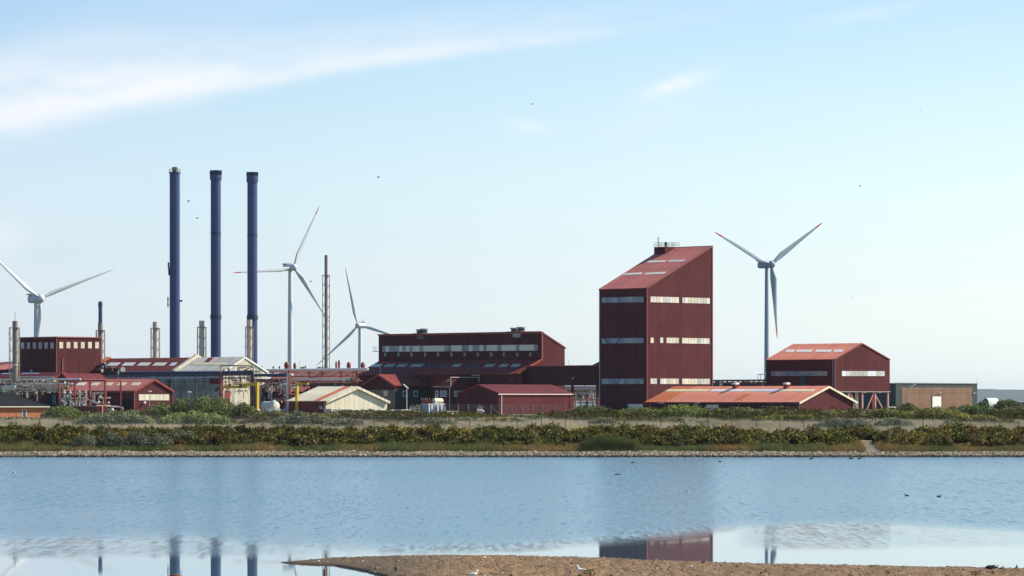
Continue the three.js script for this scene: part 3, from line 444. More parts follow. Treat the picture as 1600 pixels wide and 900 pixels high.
{ // long low shed before the tower and the stilted shed
  const f = new Frame('long_low_shed', 'long low red shed with faded pink roof, two vents and white bargeboards', 'shed', 1248.4, 950);
  const h = hall(f, [[1248.4, 628.6], [1293.2, 604.2], [1336.3, 628.2]], 1011, { wall: M.wall, roof: M.roof, sheets: M.roofsFaded, sheetW: 1.05, eave: .35, verge: .5, bargeboard: M.creamRoof[0], bargeW: .3, gutter: M.dark, pick: (s, n, i) => i === 0 && s > n - 8 ? M.orange : null });
  const rp = h.planes[0];
  for (const [a, b, m] of [[1041, 1066, M.skylCream], [1066.5, 1092, M.skylCream], [1092.5, 1105, M.skylCream], [1110, 1138, M.skyl[1]], [1140, 1160, M.skyl[1]], [1160.5, 1174, M.skyl[3]], [1175, 1196, M.skyl[2]], [1196.5, 1216, M.skyl[2]], [1218, 1236, M.skylCream], [1236.5, 1254, M.skylCream], [1254.5, 1271, M.skylCream]]) panel(f, rp, strip(a - 2, b - 2, 613, 609.6, 6), .21, .25, m, 'skylight');
  panel(f, rp, strip(1147, 1160, 626.6, 617.2, 15), .205, .24, M.orange, 'new_roof_sheet');
  for (const x of [1149.3, 1229]) { const c = f.hit(rp.n, rp.k, x, 607.5), v = part('roof_vent', box(c.x - .5, c.y - .3, c.z - .5, c.x + .55, c.y + 1.0, c.z + .5), M.redDark, f.g); part('cowl', [box(c.x - .6, c.y + 1.0, c.z - .6, c.x + .62, c.y + 1.3, c.z + .6), bar(V3(c.x, c.y + 1.3, c.z), V3(c.x, c.y + 1.45, c.z), .6, 10)], M.white, v); }
  panel(f, LP, [[1104, 632.3], [1122.8, 632.3], [1122.8, 642], [1104, 642]], .03, .08, M.glassGrey, 'door'); panel(f, LP, [[1045.5, 633], [1049, 633], [1049, 642], [1045.5, 642]], .03, .08, M.glassGrey, 'door');
  { const w = panel(f, LP, [[1191, 634.4], [1210.5, 634.4], [1210.5, 644], [1191, 644]], .03, .07, M.grey, 'doorway'); panel(f, LP, [[1192, 635.2], [1209.6, 635.2], [1209.6, 644], [1192, 644]], .07, .09, M.black, 'opening', w); }
  for (const x of [1016, 1154.8]) part('downpipe', bar(f.L(x, 630, -.18), f.L(x, 645, -.18), .09), M.grey, f.g);
  for (const x of [1033.5, 1090]) part('eave_lamp', new THREE.BoxGeometry(.9, .16, 1.4).translate(...f.L(x, 629.6, -.45)), M.creams[1], f.g);
  part('downpipe', bar(f.R(1334, 629, .15), f.R(1334, 644, .15), .09), M.white, f.g);
}
{ // shed on stilts
  const f = new Frame('stilted_shed', 'red gabled shed raised on steel stilts beside the long low shed', 'building', 1304.6, 1005);
  const y0 = f.R(1305, 611.3).y;
  const h = hall(f, [[1304.6, 562], [1347.3, 537.2], [1390.3, 562]], 1197, { bottom: y0, roof: M.roof, sheets: M.roofsFaded, sheetW: 1.6, eave: .15, verge: .1 });
  part('floor', box(-.15, y0 - .2, -h.far, h.q[2][0] + .15, y0 - .01, .15), M.grey, f.g);
  part('verge_flashing', [sqbar(f.R(1304.6, 561.5, .08), f.R(1347.3, 536.7, .08), .22), sqbar(f.R(1347.3, 536.7, .08), f.R(1390.3, 561.5, .08), .22)], M.trim, f.g);
  band(f, LP, [1205, 579.7, 587.8], [1293, 579.5, 587.7], 12, M.grpShade); band(f, RP, [1315, 579.3, 588], [1382, 579.6, 588], 10, [M.grp[2], M.grp[3], M.skyl[2]]);
  { const d = panel(f, LP, [[1250.5, 588], [1259, 588], [1259, 604], [1250.5, 604]], .04, .1, M.glassDark, 'door'); const a = f.L(1254.5, 587.2); part('awning', new THREE.BoxGeometry(1.1, .1, 2.1).translate(a.x - .6, a.y, a.z), M.grey, d); }
  skylights(f, h.planes[0], [[1227, 1239], [1243.5, 1267], [1273.5, 1297], [1302, 1315]].map(([a, b]) => strip(a, b, 551.2, 547.8, 3)), M.skyl[1]);
  for (const [px, z] of [[1325.5, -.4], [1347, -.4], [1367, -.4], [1387, -.4]]) { const a = f.R(px, 612, z); part('stilt', sqbar(V3(a.x, -1, z), V3(a.x, y0, z), .42), M.pipePink, f.g); }
  for (const x of [1335, 1363]) { const a = f.R(x, 612, -9); part('stilt', sqbar(V3(a.x, -1, -9), V3(a.x, y0, -9), .42), M.redDark, f.g); }
  for (const [x0, yt, x1, yb] of [[1328, 614, 1341, 641], [1364.4, 615, 1353.5, 641], [1368, 618, 1382, 644]]) part('brace', sqbar(f.R(x0, yt, -.4), f.R(x1, yb, -.4), .26), M.pipePink, f.g);
  panel(f, { n: V3(0, 0, 1), k: -6 }, [[1336, 612], [1341, 612], [1341, 642], [1336, 642]], 0, .1, M.glassGrey, 'stair_shaft'); part('floor_lamp', box(...f.R(1347, 612.2, -.3).toArray(), ...f.R(1353, 613.6, .1).toArray()), M.yellow, f.g); part('floor_lamp', box(...f.R(1371, 612.2, -.3).toArray(), ...f.R(1378, 613.6, .1).toArray()), M.yellow, f.g);
  part('downpipe', bar(f.L(1301.5, 563, -.15), f.L(1301.5, 604, -.15), .1), M.glassBlue, f.g);
}
{ // far warehouse
  const f = new Frame('far_warehouse', 'dark grey warehouse with a brown front and a bright white gate', 'warehouse', 1399.5, 1150);
  const h = hall(f, [[1399.5, 599.5], [1527, 600.5]], 1300, { wall: M.greenDark, roof: M.greenDark, eave: .02, verge: .02, trim: M.dark });
  part('parapet_cap', sqbar(V3(0, h.q[0][1] + .2, .08), V3(h.q[1][0], h.q[1][1] + .2, .08), .2), M.grey, f.g);
  const ys = [606.2, 615, 624, 633, 645], xs = 12; for (let j = 0; j < 4; j++) for (let k = 0; k < xs; k++) { const a = lerp(1409.2, 1518.4, k / xs), b = lerp(1409.2, 1518.4, (k + 1) / xs) - .15; panel(f, RP, [[a, ys[j]], [b, ys[j]], [b, ys[j + 1] - .45], [a, ys[j + 1] - .45]], .02, .07 + .02 * hash(j, k), M.brownWall, 'wall_panel'); }
  panel(f, RP, [[1409, 605.9], [1518.6, 605.9], [1518.6, 645], [1409, 645]], .01, .03, M.pipeTan, 'panel_rail');
  const d = panel(f, RP, [[1455, 618.5], [1471.5, 618.5], [1471.5, 640], [1455, 640]], .1, .14, M.dark, 'gate_frame'); panel(f, RP, [[1456.3, 619.5], [1470, 619.5], [1470, 637], [1456.3, 637]], .14, .18, M.white, 'gate', d);
  part('wall_lamp', [new THREE.SphereGeometry(.2, 8, 6).translate(...f.R(1468.6, 614.2, .3))], M.white, f.g); part('wall_lamp', [new THREE.SphereGeometry(.25, 8, 6).translate(...f.R(1522, 614.8, .3))], M.white, f.g);
  part('aerial', bar(f.R(1526.6, 600, 0), f.R(1526.6, 592.5, 0), .05, 5), M.grey, f.g);
}
{ // brick house at the far left
  const f = new Frame('brick_house', 'low orange brick house with a black hipped roof at the plant edge', 'house', -45, 880);
  const W = f.R(71.5, 640).x, B = 9.5, ye = f.R(40, 634.6).y, yr = f.R(40, 617).y, e = .55;
  part('wall', box(0, -1.5, -B, W, ye, 0), M.brick, f.g);
  const E = [V3(-e, ye - .1, e), V3(W + e, ye - .1, e), V3(W + e, ye - .1, -B - e), V3(-e, ye - .1, -B - e)], r0 = V3(4.6, yr, -B / 2), r1 = V3(W - 4.6, yr, -B / 2);
  for (const poly of [[E[0], E[1], r1, r0], [E[1], E[2], r1], [E[2], E[3], r0, r1], [E[3], E[0], r0]]) { const n = poly[1].clone().sub(poly[0]).cross(poly[2].clone().sub(poly[0])).normalize(); part('roof', prism(poly, n.y < 0 ? n.negate() : n, -.06, .1), M.slate, f.g); }
  for (const [p, q] of [[r0, r1], [r1, E[1]], [r1, E[2]]]) part('ridge_cap', sqbar(p.clone().add(V3(0, .12, 0)), q.clone().add(V3(0, .12, 0)), .2), M.slate, f.g);
  part('gutter', sqbar(V3(-e, ye - .12, e + .12), V3(W + e, ye - .12, e + .12), .2), M.offwhite, f.g); part('fascia', box(-e, ye - .34, -.02, W + e, ye - .22, e), M.offwhite, f.g);
  for (const x of [34, -20]) { const w = panel(f, RP, [[x, 640], [x + 7.2, 640], [x + 7.2, 652], [x, 652]], .02, .08, M.offwhite, 'window'); panel(f, RP, [[x + 1.2, 641], [x + 6, 641], [x + 6, 651], [x + 1.2, 651]], .08, .1, M.glassDark, 'pane', w); }
}
{ // long low building with drums behind the main pipe rack
  const f = new Frame('rear_low_building', 'long low red building with round roof vents behind the big white pipe', 'building', 600, 1090);
  const h = hall(f, [[600, 602], [640, 578]], 405, { roof: M.roof, sheets: M.roofs, eave: .2, verge: .1 });
  const drum = (px, yt, r, m = M.red) => { const a = f.L(px, yt, 9), v = part('roof_vent', bar(V3(a.x, a.y - 8, a.z), V3(a.x, a.y - .6, a.z), r, 12), m, f.g); part('cap', boxUV(new THREE.CylinderGeometry(r * .62, r * 1.15, .7, 12).translate(a.x, a.y - .35, a.z)), m, v); part('collar', bar(V3(a.x, a.y - 1.2, a.z), V3(a.x, a.y - .7, a.z), r * 1.16, 12), m, v); };
  drum(448, 565.5, .62); drum(460.5, 566.8, .36); drum(525.3, 564.5, .24); drum(529.6, 562.5, .26, M.redDark); drum(545, 565.7, .5); drum(567, 566, .5);
  for (const px of [409, 427, 436.5, 471, 474, 477, 497, 500, 504, 508]) { const a = f.L(px, 573 + 2 * rnd(), 9); part('roof_cowl', [bar(V3(a.x, a.y - 4, a.z), a, .12, 6), new THREE.SphereGeometry(.26, 8, 6).translate(a.x, a.y, a.z)], M.dark, f.g); }
  part('aerial', bar(f.L(468, 575, 8), f.L(468, 563, 8), .05, 4), M.grey, f.g);
}
// ---------------------------------------------------------------- pipe racks, cranes and process plant
const JUNK = [M.rust, M.rust, M.pipeWhite, M.pipeTan, M.grey, M.offwhite, M.red, M.navy, M.pipePink];
// small fittings along a rack: valves, stubs, flanges and short runs of pipe, each its own part
function fittings(f, xa, xb, ya, yb, count, x0 = 0, x1 = 2, mats = JUNK) {
  for (let i = 0; i < count; i++) {
    const px = rr(xa, xb), py = rr(ya, yb), xo = rr(x0, x1), a = f.L(px, py, xo), m = pick(mats), k = rnd();
    if (k < .3) part('pipe', bar(a, a.clone().add(V3(0, -rr(.6, 2), 0)), rr(.05, .12), 6), m, f.g);
    else if (k < .6) part('pipe', bar(a, a.clone().add(V3(0, 0, rr(1, 4))), rr(.05, .13), 6), m, f.g);
    else if (k < .72) part('valve', [bar(a, a.clone().add(V3(0, .5, 0)), .05, 5), new THREE.TorusGeometry(.2, .04, 4, 10).rotateX(1.57).translate(a.x, a.y + .5, a.z), new THREE.SphereGeometry(.18, 6, 5).translate(a.x, a.y, a.z)], m, f.g);
    else if (k < .86) part('flange', new THREE.CylinderGeometry(.24, .24, .16, 8).rotateX(1.57).translate(a.x, a.y, a.z), m, f.g);
    else part('junction_box', box(a.x - .15, a.y - .3, a.z - .25, a.x + .15, a.y + .3, a.z + .25), m, f.g);
  }
}
function railing(f, xa, xb, yt, h, x, m = M.grey, n = 6) { const a = f.L(xa, yt, x), b = f.L(xb, yt, x); b.y = a.y; for (const k of [1, .55]) part('rail', bar(V3(a.x, a.y - h + h * k, a.z), V3(b.x, a.y - h + h * k, b.z), .035, 5), m, f.g); for (let i = 0; i <= n; i++) { const p = a.clone().lerp(b, i / n); part('rail_post', bar(V3(p.x, p.y - h, p.z), p, .035, 5), m, f.g); } }
{
  const f = new Frame('pipe_rack', 'low rack of many pale pipes running along behind the brick house', 'pipe rack', 125, 965);
  pipeL(f, [[-30, 593.3], [126, 592.6]], .22, M.pipeWhite); pipeL(f, [[18, 600.4], [113, 599.8]], .2, M.pipeWhite, 'pipe', -.4); pipeL(f, [[-30, 605.3], [107, 604.6]], .2, M.pipeTan); pipeL(f, [[-30, 597.4], [90, 597]], .12, M.pipeTan, 'pipe', .5);
  pipeL(f, [[-30, 609.5], [100, 608.6]], .24, M.grey, 'pipe', .6); pipeL(f, [[-30, 602.6], [110, 602.3]], .09, M.pipePink, 'pipe', .8); pipeL(f, [[-30, 607.3], [96, 606.8]], .1, M.offwhite, 'pipe', -.2);
  for (let px = -8; px < 118; px += 16.5) { postL(f, px, 592, 640, .22, M.lattice, 'post', 1); const a = f.L(px, 596, 0), b = f.L(px, 611.5, 0); part('beam', box(-.7, a.y - .5, a.z - .1, 1.6, a.y - .35, a.z + .1), M.lattice, f.g); part('beam', box(-.7, b.y, b.z - .1, 1.6, b.y + .15, b.z + .1), M.lattice, f.g); }
  fittings(f, -5, 104, 594.5, 613, 110, -.8, 1, [M.pipeTan, M.offwhite, M.pipeWhite, M.grey, M.cream, M.rust, M.dark]);
  const t = f.L(7, 606, -1.4); part('tank', [bar(t, t.clone().add(V3(0, 0, 4)), .62, 12), new THREE.SphereGeometry(.62, 12, 8).translate(t.x, t.y, t.z), new THREE.SphereGeometry(.62, 12, 8).translate(t.x, t.y, t.z + 4)], M.cream, f.g);
  part('vessel', bar(f.L(9, 608, -1.4), f.L(9, 613, -1.4), .7, 12), M.cream, f.g); railing(f, -4, 54, 612, 1.1, -1.6, M.offwhite, 9);
}
{
  const f = new Frame('pipe_portal', 'open red steel portal of four posts with white valve clusters inside', 'pipe rack', 165, 915);
  for (const [i, x] of [93, 117, 140.6, 164.6].entries()) postL(f, x, 594.3, 645, .36, M.red); part('beam', sqbar(f.L(92, 595, 0), f.L(166, 594.6, 0), .3), M.red, f.g);
  for (const x of [93, 117, 140.6, 164.6]) { const a = f.L(x, 595, 0); part('beam', box(.2, a.y - .15, a.z - .14, 4, a.y + .15, a.z + .14), M.red, f.g); part('post', sqbar(V3(4, -1, a.z), V3(4, a.y, a.z), .26), M.redDark, f.g); }
  for (const [x0, x1] of [[100.5, 109.5], [124, 133.5]]) for (const x of [x0, x1]) { pipeL(f, [[x, 609], [x, 634]], .16, M.offwhite, 'pipe', 1.2); const a = f.L(x, 614, 1.2); part('flange', bar(a, a.clone().add(V3(0, .25, 0)), .34, 10), M.white, f.g); const b = f.L(x, 623, 1.2); part('valve', [new THREE.SphereGeometry(.34, 8, 6).translate(b.x, b.y, b.z), bar(b, b.clone().add(V3(-.6, 0, 0)), .1, 6)], M.grey, f.g); }
  for (const y of [616.5, 621, 625.5]) { pipeL(f, [[100, y], [112, y]], .12, M.grey, 'pipe', 1.3); pipeL(f, [[121, y], [136, y]], .12, M.offwhite, 'pipe', 1.3); }
  for (const [a, b, c, d] of [[95, 625.5, 104, 629.8], [111.5, 628, 116, 633], [127, 628.5, 131, 633.5], [142, 626, 153, 630], [150, 630, 155, 627.8]]) part('lagged_pipe', bar(f.L(a, b, -.6), f.L(c, d, -.6), .2, 8), M.pipeWhite, f.g);
  pipeL(f, [[143, 614], [149, 617], [154, 614.5]], .1, M.grey, 'pipe', .8); fittings(f, 96, 162, 612, 632, 60, .4, 3.2, [M.rust, M.grey, M.offwhite, M.pipeTan, M.white, M.pipePink]);
  const a = f.L(84, 614, 3), b = f.L(84, 632, 3); part('control_cabin', box(3, b.y - .8, a.z - 2.6, 5, a.y, a.z + 2), M.black, f.g); part('cabin_door', box(2.92, b.y, a.z - .3, 3, a.y - .5, a.z + .9), M.glassDark, f.g);
  part('deck', box(-1, f.L(120, 634, 0).y - .2, f.L(93, 634, 0).z, 4.2, f.L(120, 634, 0).y, f.L(164, 634, 0).z), M.grey, f.g);
}
{ // low yard wall with a red end, and yard clutter in front of the small shed
  const f = new Frame('yard_wall', 'low dark red yard wall with a pink rail beside the dark bush', 'wall', 151, 905);
  const a = f.L(151, 635.5), b = f.L(112, 635.5); part('wall', box(0, -1, b.z, .3, a.y, a.z), M.redDark, f.g); const e = f.R(167, 635); part('end_wall', box(0, -1, -.3, e.x, a.y, 0), M.wallB, f.g); part('rail', bar(V3(-.1, a.y + .25, 0), V3(e.x + 1, a.y + .25, 0), .12, 6), M.pipePink, f.g); part('post', sqbar(V3(e.x * .5, -1, .2), V3(e.x * .5, a.y + .3, .2), .2), M.pipePink, f.g);
  part('coping', box(-.1, a.y, b.z, .4, a.y + .1, a.z), M.trim, f.g);
  const g = new Frame('yard_pump', 'small white pipe frame with pumps outside the dark shed door', 'pump', 184, 915);
  pipeL(g, [[173, 646], [173, 637.2], [178, 635.8], [191.5, 636.8], [192, 640]], .1, M.offwhite); pipeL(g, [[168, 641], [169.5, 629.3]], .08, M.grey); part('pump', [new THREE.SphereGeometry(.35, 10, 8).translate(...g.L(175.5, 640.5, -.2))], M.white, g.g); part('pump', [new THREE.SphereGeometry(.3, 10, 8).translate(...g.L(168.3, 639, -.2))], M.offwhite, g.g); part('lamp', new THREE.SphereGeometry(.22, 8, 6).translate(...g.L(169.7, 629, 0)), M.white, g.g); part('valve_post', bar(g.L(175, 648, -.3), g.L(175, 641.5, -.3), .09, 6), M.yellow, g.g);
}
{ // dark pipe bridge in front of the long hall
  const f = new Frame('pipe_bridge', 'dark blue pipe bridge running in front of the weathered hall', 'pipe rack', 395, 985);
  pipeL(f, [[155, 583.6], [395, 582], [395.5, 635]], .42, M.navy); pipeL(f, [[180, 587.5], [396, 585.8]], .16, M.navy, 'pipe', .8); pipeL(f, [[160, 590.8], [300, 590.2], [394, 590]], .12, M.glassBlue, 'pipe', -.3); pipeL(f, [[230, 592.4], [312, 591.8]], .09, M.glassBlue, 'pipe', -.3);
  pipeL(f, [[396, 586.5], [449, 585.6]], .34, M.navy, 'pipe', -.2); pipeL(f, [[394, 593.8], [450, 593]], .22, M.dark, 'pipe', .2);
  for (const x of [200, 267, 306, 345, 392]) postL(f, x, 583, 645, x === 345 ? .42 : .3, x === 345 ? M.red : M.dark, 'post', .3);
  for (let x = 166; x < 395; x += 13) { const a = f.L(x, 584, .3), b = f.L(x, 592.5, .3); part('hanger', bar(a, b, .07, 5), M.dark, f.g); }
  part('truss', [sqbar(f.L(160, 592.8, .5), f.L(395, 591.6, .5), .14), sqbar(f.L(200, 596.6, .5), f.L(345, 596, .5), .1)], M.dark, f.g);
  pipeL(f, [[345.2, 583], [345.2, 573], [347.5, 571], [395, 571.8], [396.5, 574], [396.5, 583]], .17, M.pipeTan, 'pipe', -.4); pipeL(f, [[378, 580], [391, 574.5], [396, 574.5], [397, 590]], .13, M.grey, 'pipe', -.6);
  railing(f, 346, 394, 592.5, 1.5, -.5, M.redDark, 8); railing(f, 346, 394, 600, 1.1, .3, M.redDark, 8);
  // the big dark headers at the left end
  for (const [x0, x1, y, r, xo, m] of [[112, 161, 571.5, .34, -1, M.navy], [118, 160, 579.4, .36, -1.2, M.navy], [124, 186, 581.6, .3, 0, M.navy], [160, 192, 578.2, .62, .6, M.redDark], [118, 176, 575.6, .2, .4, M.dark]]) { pipeL(f, [[x0, y], [x1, y - .2]], r, m, 'header_pipe', xo); const e = f.L(x1, y - .2, xo); part('pipe_collar', bar(V3(e.x, e.y, e.z - .3), V3(e.x, e.y, e.z + .05), r * 1.2, 12), pick([M.pipeTan, M.grey]), f.g); }
  pipeL(f, [[185, 590], [185, 579], [187, 577.2], [189.5, 577.6], [189.6, 580]], .12, M.pipeWhite, 'pipe', -.8); part('elbow', [new THREE.TorusGeometry(1.05, .34, 8, 12, 3.1416).rotateY(-1.57).rotateZ(0).translate(...f.L(161, 575.6, -1).toArray())], M.navy, f.g);
  for (const x of [116, 122.5]) part('lamp', new THREE.SphereGeometry(.32, 10, 8).translate(...f.L(x, 583.6, -1.6)), M.white, f.g);
  fittings(f, 126, 184, 573, 585, 24, -.6, 1, [M.pipeTan, M.dark, M.offwhite, M.navy]); fittings(f, 348, 394, 574, 612, 90, -.4, 2, [M.rust, M.pipePink, M.redDark, M.red, M.dark, M.grey, M.pipeTan, M.offwhite]);
  part('cable_tray', box(-.9, f.L(360, 602.5, 0).y - .6, f.L(350, 603, 0).z, -.5, f.L(360, 602.5, 0).y, f.L(391, 603, 0).z), M.yellow, f.g);
  postL(f, 345, 583, 645, .45, M.red, 'post', -.6); pipeL(f, [[344.5, 606], [339, 607.5], [336.5, 611]], .3, M.dark, 'duct', -.5);
}
{ // process area between the hall and the cream shed
  const f = new Frame('process_plant', 'crowded red steel process frame with pipes between pale hall and cream shed', 'process plant', 453, 958);
  for (const [x, w, m] of [[452.5, .5, M.red], [416, .32, M.redDark], [398.5, .45, M.red], [436, .3, M.redDark], [427, .22, M.redDark]]) postL(f, x, x === 452.5 ? 578.5 : 592, 646, w, m, 'post', x === 452.5 ? -.5 : rr(0, 3));
  pipeL(f, [[449.6, 645], [449.6, 588], [451, 585.5], [457, 585]], .3, M.pipeWhite, 'pipe', -.8); pipeL(f, [[453, 616.6], [469, 616.3], [470.4, 618], [470.4, 644]], .24, M.pipePink, 'pipe', -.4); pipeL(f, [[440, 640.5], [449, 640], [450.5, 637.5], [450.8, 625]], .18, M.pipeWhite, 'pipe', -1);
  pipeL(f, [[424.5, 626], [424.5, 601], [432, 599], [441, 603]], .16, M.pipeWhite, 'pipe', .4); pipeL(f, [[413, 600], [440, 599.4]], .12, M.pipePink, 'pipe', .2); pipeL(f, [[402, 596.5], [452, 595.6]], .2, M.dark, 'pipe', .8); pipeL(f, [[404, 603.6], [449, 602.8]], .12, M.red, 'pipe', 1);
  pipeL(f, [[428, 625.6], [441, 625.2]], .12, M.offwhite, 'pipe', -.4); pipeL(f, [[435.5, 616.5], [439, 614], [439, 603]], .13, M.offwhite, 'pipe', -.3); pipeL(f, [[446, 645], [446, 596]], .16, M.grey, 'pipe', 1.4); pipeL(f, [[441.5, 640], [441.5, 606]], .12, M.redDark, 'pipe', 2);
  for (const y of [612, 622, 632]) { const a = f.L(440, y, 2); part('platform', box(.6, a.y - .12, f.L(400, y, 2).z, 4.5, a.y, f.L(450, y, 2).z), y === 622 ? M.grey : M.redDark, f.g); }
  const w0 = f.L(455, 606, 5), w1 = f.L(402, 606, 5); part('rear_wall', box(5, -1, w1.z, 5.3, w0.y, w0.z + 1), M.wallB, f.g); for (const [x0, x1] of [[406, 414], [426, 431]]) { const a = f.L(x0, 614, 4.9), b = f.L(x1, 641, 4.9); part('opening', box(4.9, b.y, a.z, 5, a.y, b.z), M.black, f.g); }
  for (const [xa, xb, y] of [[417, 429, 604.5], [441, 456, 604.5]]) { const a = f.L(xa, y + 4, 3), b = f.L(xb, y + 4, 3); part('canopy', prism([V3(2.6, a.y - .6, a.z), V3(2.6, a.y - .6, b.z), V3(5, a.y + 1.1, b.z), V3(5, a.y + 1.1, a.z)], V3(-.55, .83, 0).normalize(), 0, .12), M.creams[1], f.g); }
  { const a = f.L(405, 597, -.5), b = f.L(405, 641, -.5); part('ladder', [...[0, .5].map((q) => bar(V3(-.5, b.y, a.z + q), V3(-.5, a.y, a.z + q), .04, 5)), ...[...Array(18)].map((_, i) => bar(V3(-.5, lerp(b.y, a.y, i / 17), a.z), V3(-.5, lerp(b.y, a.y, i / 17), a.z + .5), .03, 4))], M.offwhite, f.g); }
  { const a = f.L(412, 610, 1); part('vessel', [bar(a, a.clone().add(V3(0, -3, 0)), .7, 12), new THREE.SphereGeometry(.7, 12, 8).translate(a.x, a.y, a.z)], M.dark, f.g); const b = f.L(432, 601.5, 1); part('exchanger', bar(b, b.clone().add(V3(0, 0, 5)), .4, 12), M.pipeWhite, f.g); }
  { const a = f.L(456, 606, 1), b = f.L(472, 641, 1); part('shed_wall', box(1.2, -1, a.z, 5, a.y - .8, b.z), M.wallB, f.g); part('shed_roof', prism([V3(1, a.y - .9, a.z - .2), V3(1, a.y - .9, b.z), V3(3.2, a.y + .3, b.z), V3(3.2, a.y + .3, a.z - .2)], V3(-.5, .86, 0).normalize(), 0, .12), M.roofs[2], f.g); railing(f, 455, 463, 620, 1.2, .8, M.grey, 3); railing(f, 455, 463, 632, 1.2, .8, M.redDark, 3); }
  fittings(f, 402, 450, 595, 612, 100, -.4, 3, [M.rust, M.pipePink, M.pipeWhite, M.redDark, M.red, M.grey, M.pipeTan, M.dark]); fittings(f, 404, 474, 612, 642, 120, -.4, 3, [M.rust, M.pipePink, M.offwhite, M.redDark, M.grey, M.dark, M.pipeWhite]);
}
{ // the two yellow slewing cranes
  const crane = (px, D, yt, yb, x1, ya, label) => {
    const f = new Frame('jib_crane', label, 'crane', px, D, 'yellow jib cranes in the process plant'); const s = Math.sign(x1 - px);
    const a = f.L(px, yt), b = f.L(px, yb); part('mast', sqbar(b, a, .55), M.yellow, f.g); part('foot', box(-.5, -1, -.5, .5, b.y + .1, .5), M.offwhite, f.g);
    const e = f.L(x1, ya + 2.6), c = f.L(px, ya + 1); part('jib', prism([V3(-.15, c.y + .15, c.z), V3(-.15, e.y + .5, e.z), V3(-.15, e.y + .1, e.z), V3(-.15, c.y - .35, c.z)], V3(-1, 0, 0), -.3, .1), M.yellow, f.g); part('tie_rod', bar(f.L(px, yt + .6), f.L(lerp(px, x1, .8), ya + 1.5), .1, 6), M.yellow, f.g); part('hoist', box(-.3, e.y - .5, lerp(c.z, e.z, .7) - .3, .3, e.y + .2, lerp(c.z, e.z, .7) + .3), M.dark, f.g);
  };
  crane(402.3, 935, 597, 640, 366, 599.5, 'yellow jib crane reaching left before the pale gable'); crane(464.2, 945, 597.5, 642, 482, 599, 'yellow jib crane whose jib hangs over the cream roof');
}
{ // white tank with its piping
  const f = new Frame('white_tank', 'squat white tank with domed ends below the yellow crane mast', 'tank', 425, 912);
  const a = f.L(413.5, 634.5, 1.2), b = f.L(431, 634.5, 1.2), r = 1.0; part('shell', [bar(V3(1.2, a.y, a.z), V3(1.2, b.y, b.z), r, 20), new THREE.SphereGeometry(r, 18, 10).scale(1, 1, .35).translate(1.2, a.y, a.z), new THREE.SphereGeometry(r, 18, 10).scale(1, 1, .35).translate(1.2, b.y, b.z), box(.3, -1, a.z + .3, 2.1, a.y, b.z - .3)], M.offwhite, f.g);
  part('manhole', bar(V3(1.2, a.y + r - .1, -1), V3(1.2, a.y + r + .3, -1), .35, 10), M.white, f.g); pipeL(f, [[420, 646], [420, 639.5], [437, 639.5], [437, 646]], .12, M.white, 'pipe', -.6); pipeL(f, [[416.2, 644], [416.2, 634]], .08, M.white, 'pipe', -.2); part('pump', [bar(f.L(428, 642, -1), f.L(432, 642, -1), .4, 10)], M.offwhite, f.g); railing(f, 424, 436, 640, 1.1, -1.2, M.white, 4);
}
{ // main pipe rack to the hall
  const f = new Frame('main_pipe_rack', 'long red pipe rack carrying a thick white pipe into the main hall', 'pipe rack', 560, 1030);
  pipeL(f, [[405, 578.8], [575, 576.6]], .3, M.pipeWhite); pipeL(f, [[408, 581.4], [572, 579.6]], .13, M.pipePink, 'pipe', .6); pipeL(f, [[440, 592.9], [548, 592.4]], .3, M.pipeWhite, 'pipe', -.3); pipeL(f, [[440, 598.2], [556, 597.4]], .22, M.pipePink, 'pipe', .4); pipeL(f, [[445, 596], [556, 595.2]], .12, M.dark, 'pipe', .8); pipeL(f, [[462, 601.8], [556, 601]], .22, M.dark, 'pipe', .2); pipeL(f, [[430, 584.5], [560, 583.6]], .12, M.grey, 'pipe', 1);
  for (const x of [425, 456, 483, 503, 533, 557]) { postL(f, x, 577.5, 645, .26, M.red, 'post', .3); const a = f.L(x, 593.6, 0); part('beam', box(-.8, a.y - .3, a.z - .1, 1.8, a.y - .1, a.z + .1), M.red, f.g); const b = f.L(x, 579.6, 0); part('beam', box(-.8, b.y - .5, b.z - .1, 1.8, b.y - .3, b.z + .1), M.red, f.g); }
  part('longitudinal_beam', sqbar(f.L(410, 588.4, .3), f.L(560, 587.4, .3), .24), M.redDark, f.g); part('longitudinal_beam', sqbar(f.L(410, 599.8, .5), f.L(560, 599, .5), .24), M.redDark, f.g);
  fittings(f, 540, 557, 588, 597, 26, -.5, 1, [M.dark, M.navy, M.grey, M.dark]); fittings(f, 458, 556, 594, 604, 60, -.3, 1.5, [M.rust, M.redDark, M.dark, M.pipeTan, M.pipeWhite]); pipeL(f, [[549, 597], [557, 596.4], [557, 590]], .3, M.trim, 'duct', -.4);
  { const a = f.L(467.6, 589.4, 1.4); part('sign_board', box(1.3, a.y, f.L(467, 589, 1.4).z, 1.45, a.y + .5, f.L(478, 589, 1.4).z), M.offwhite, f.g); }
}
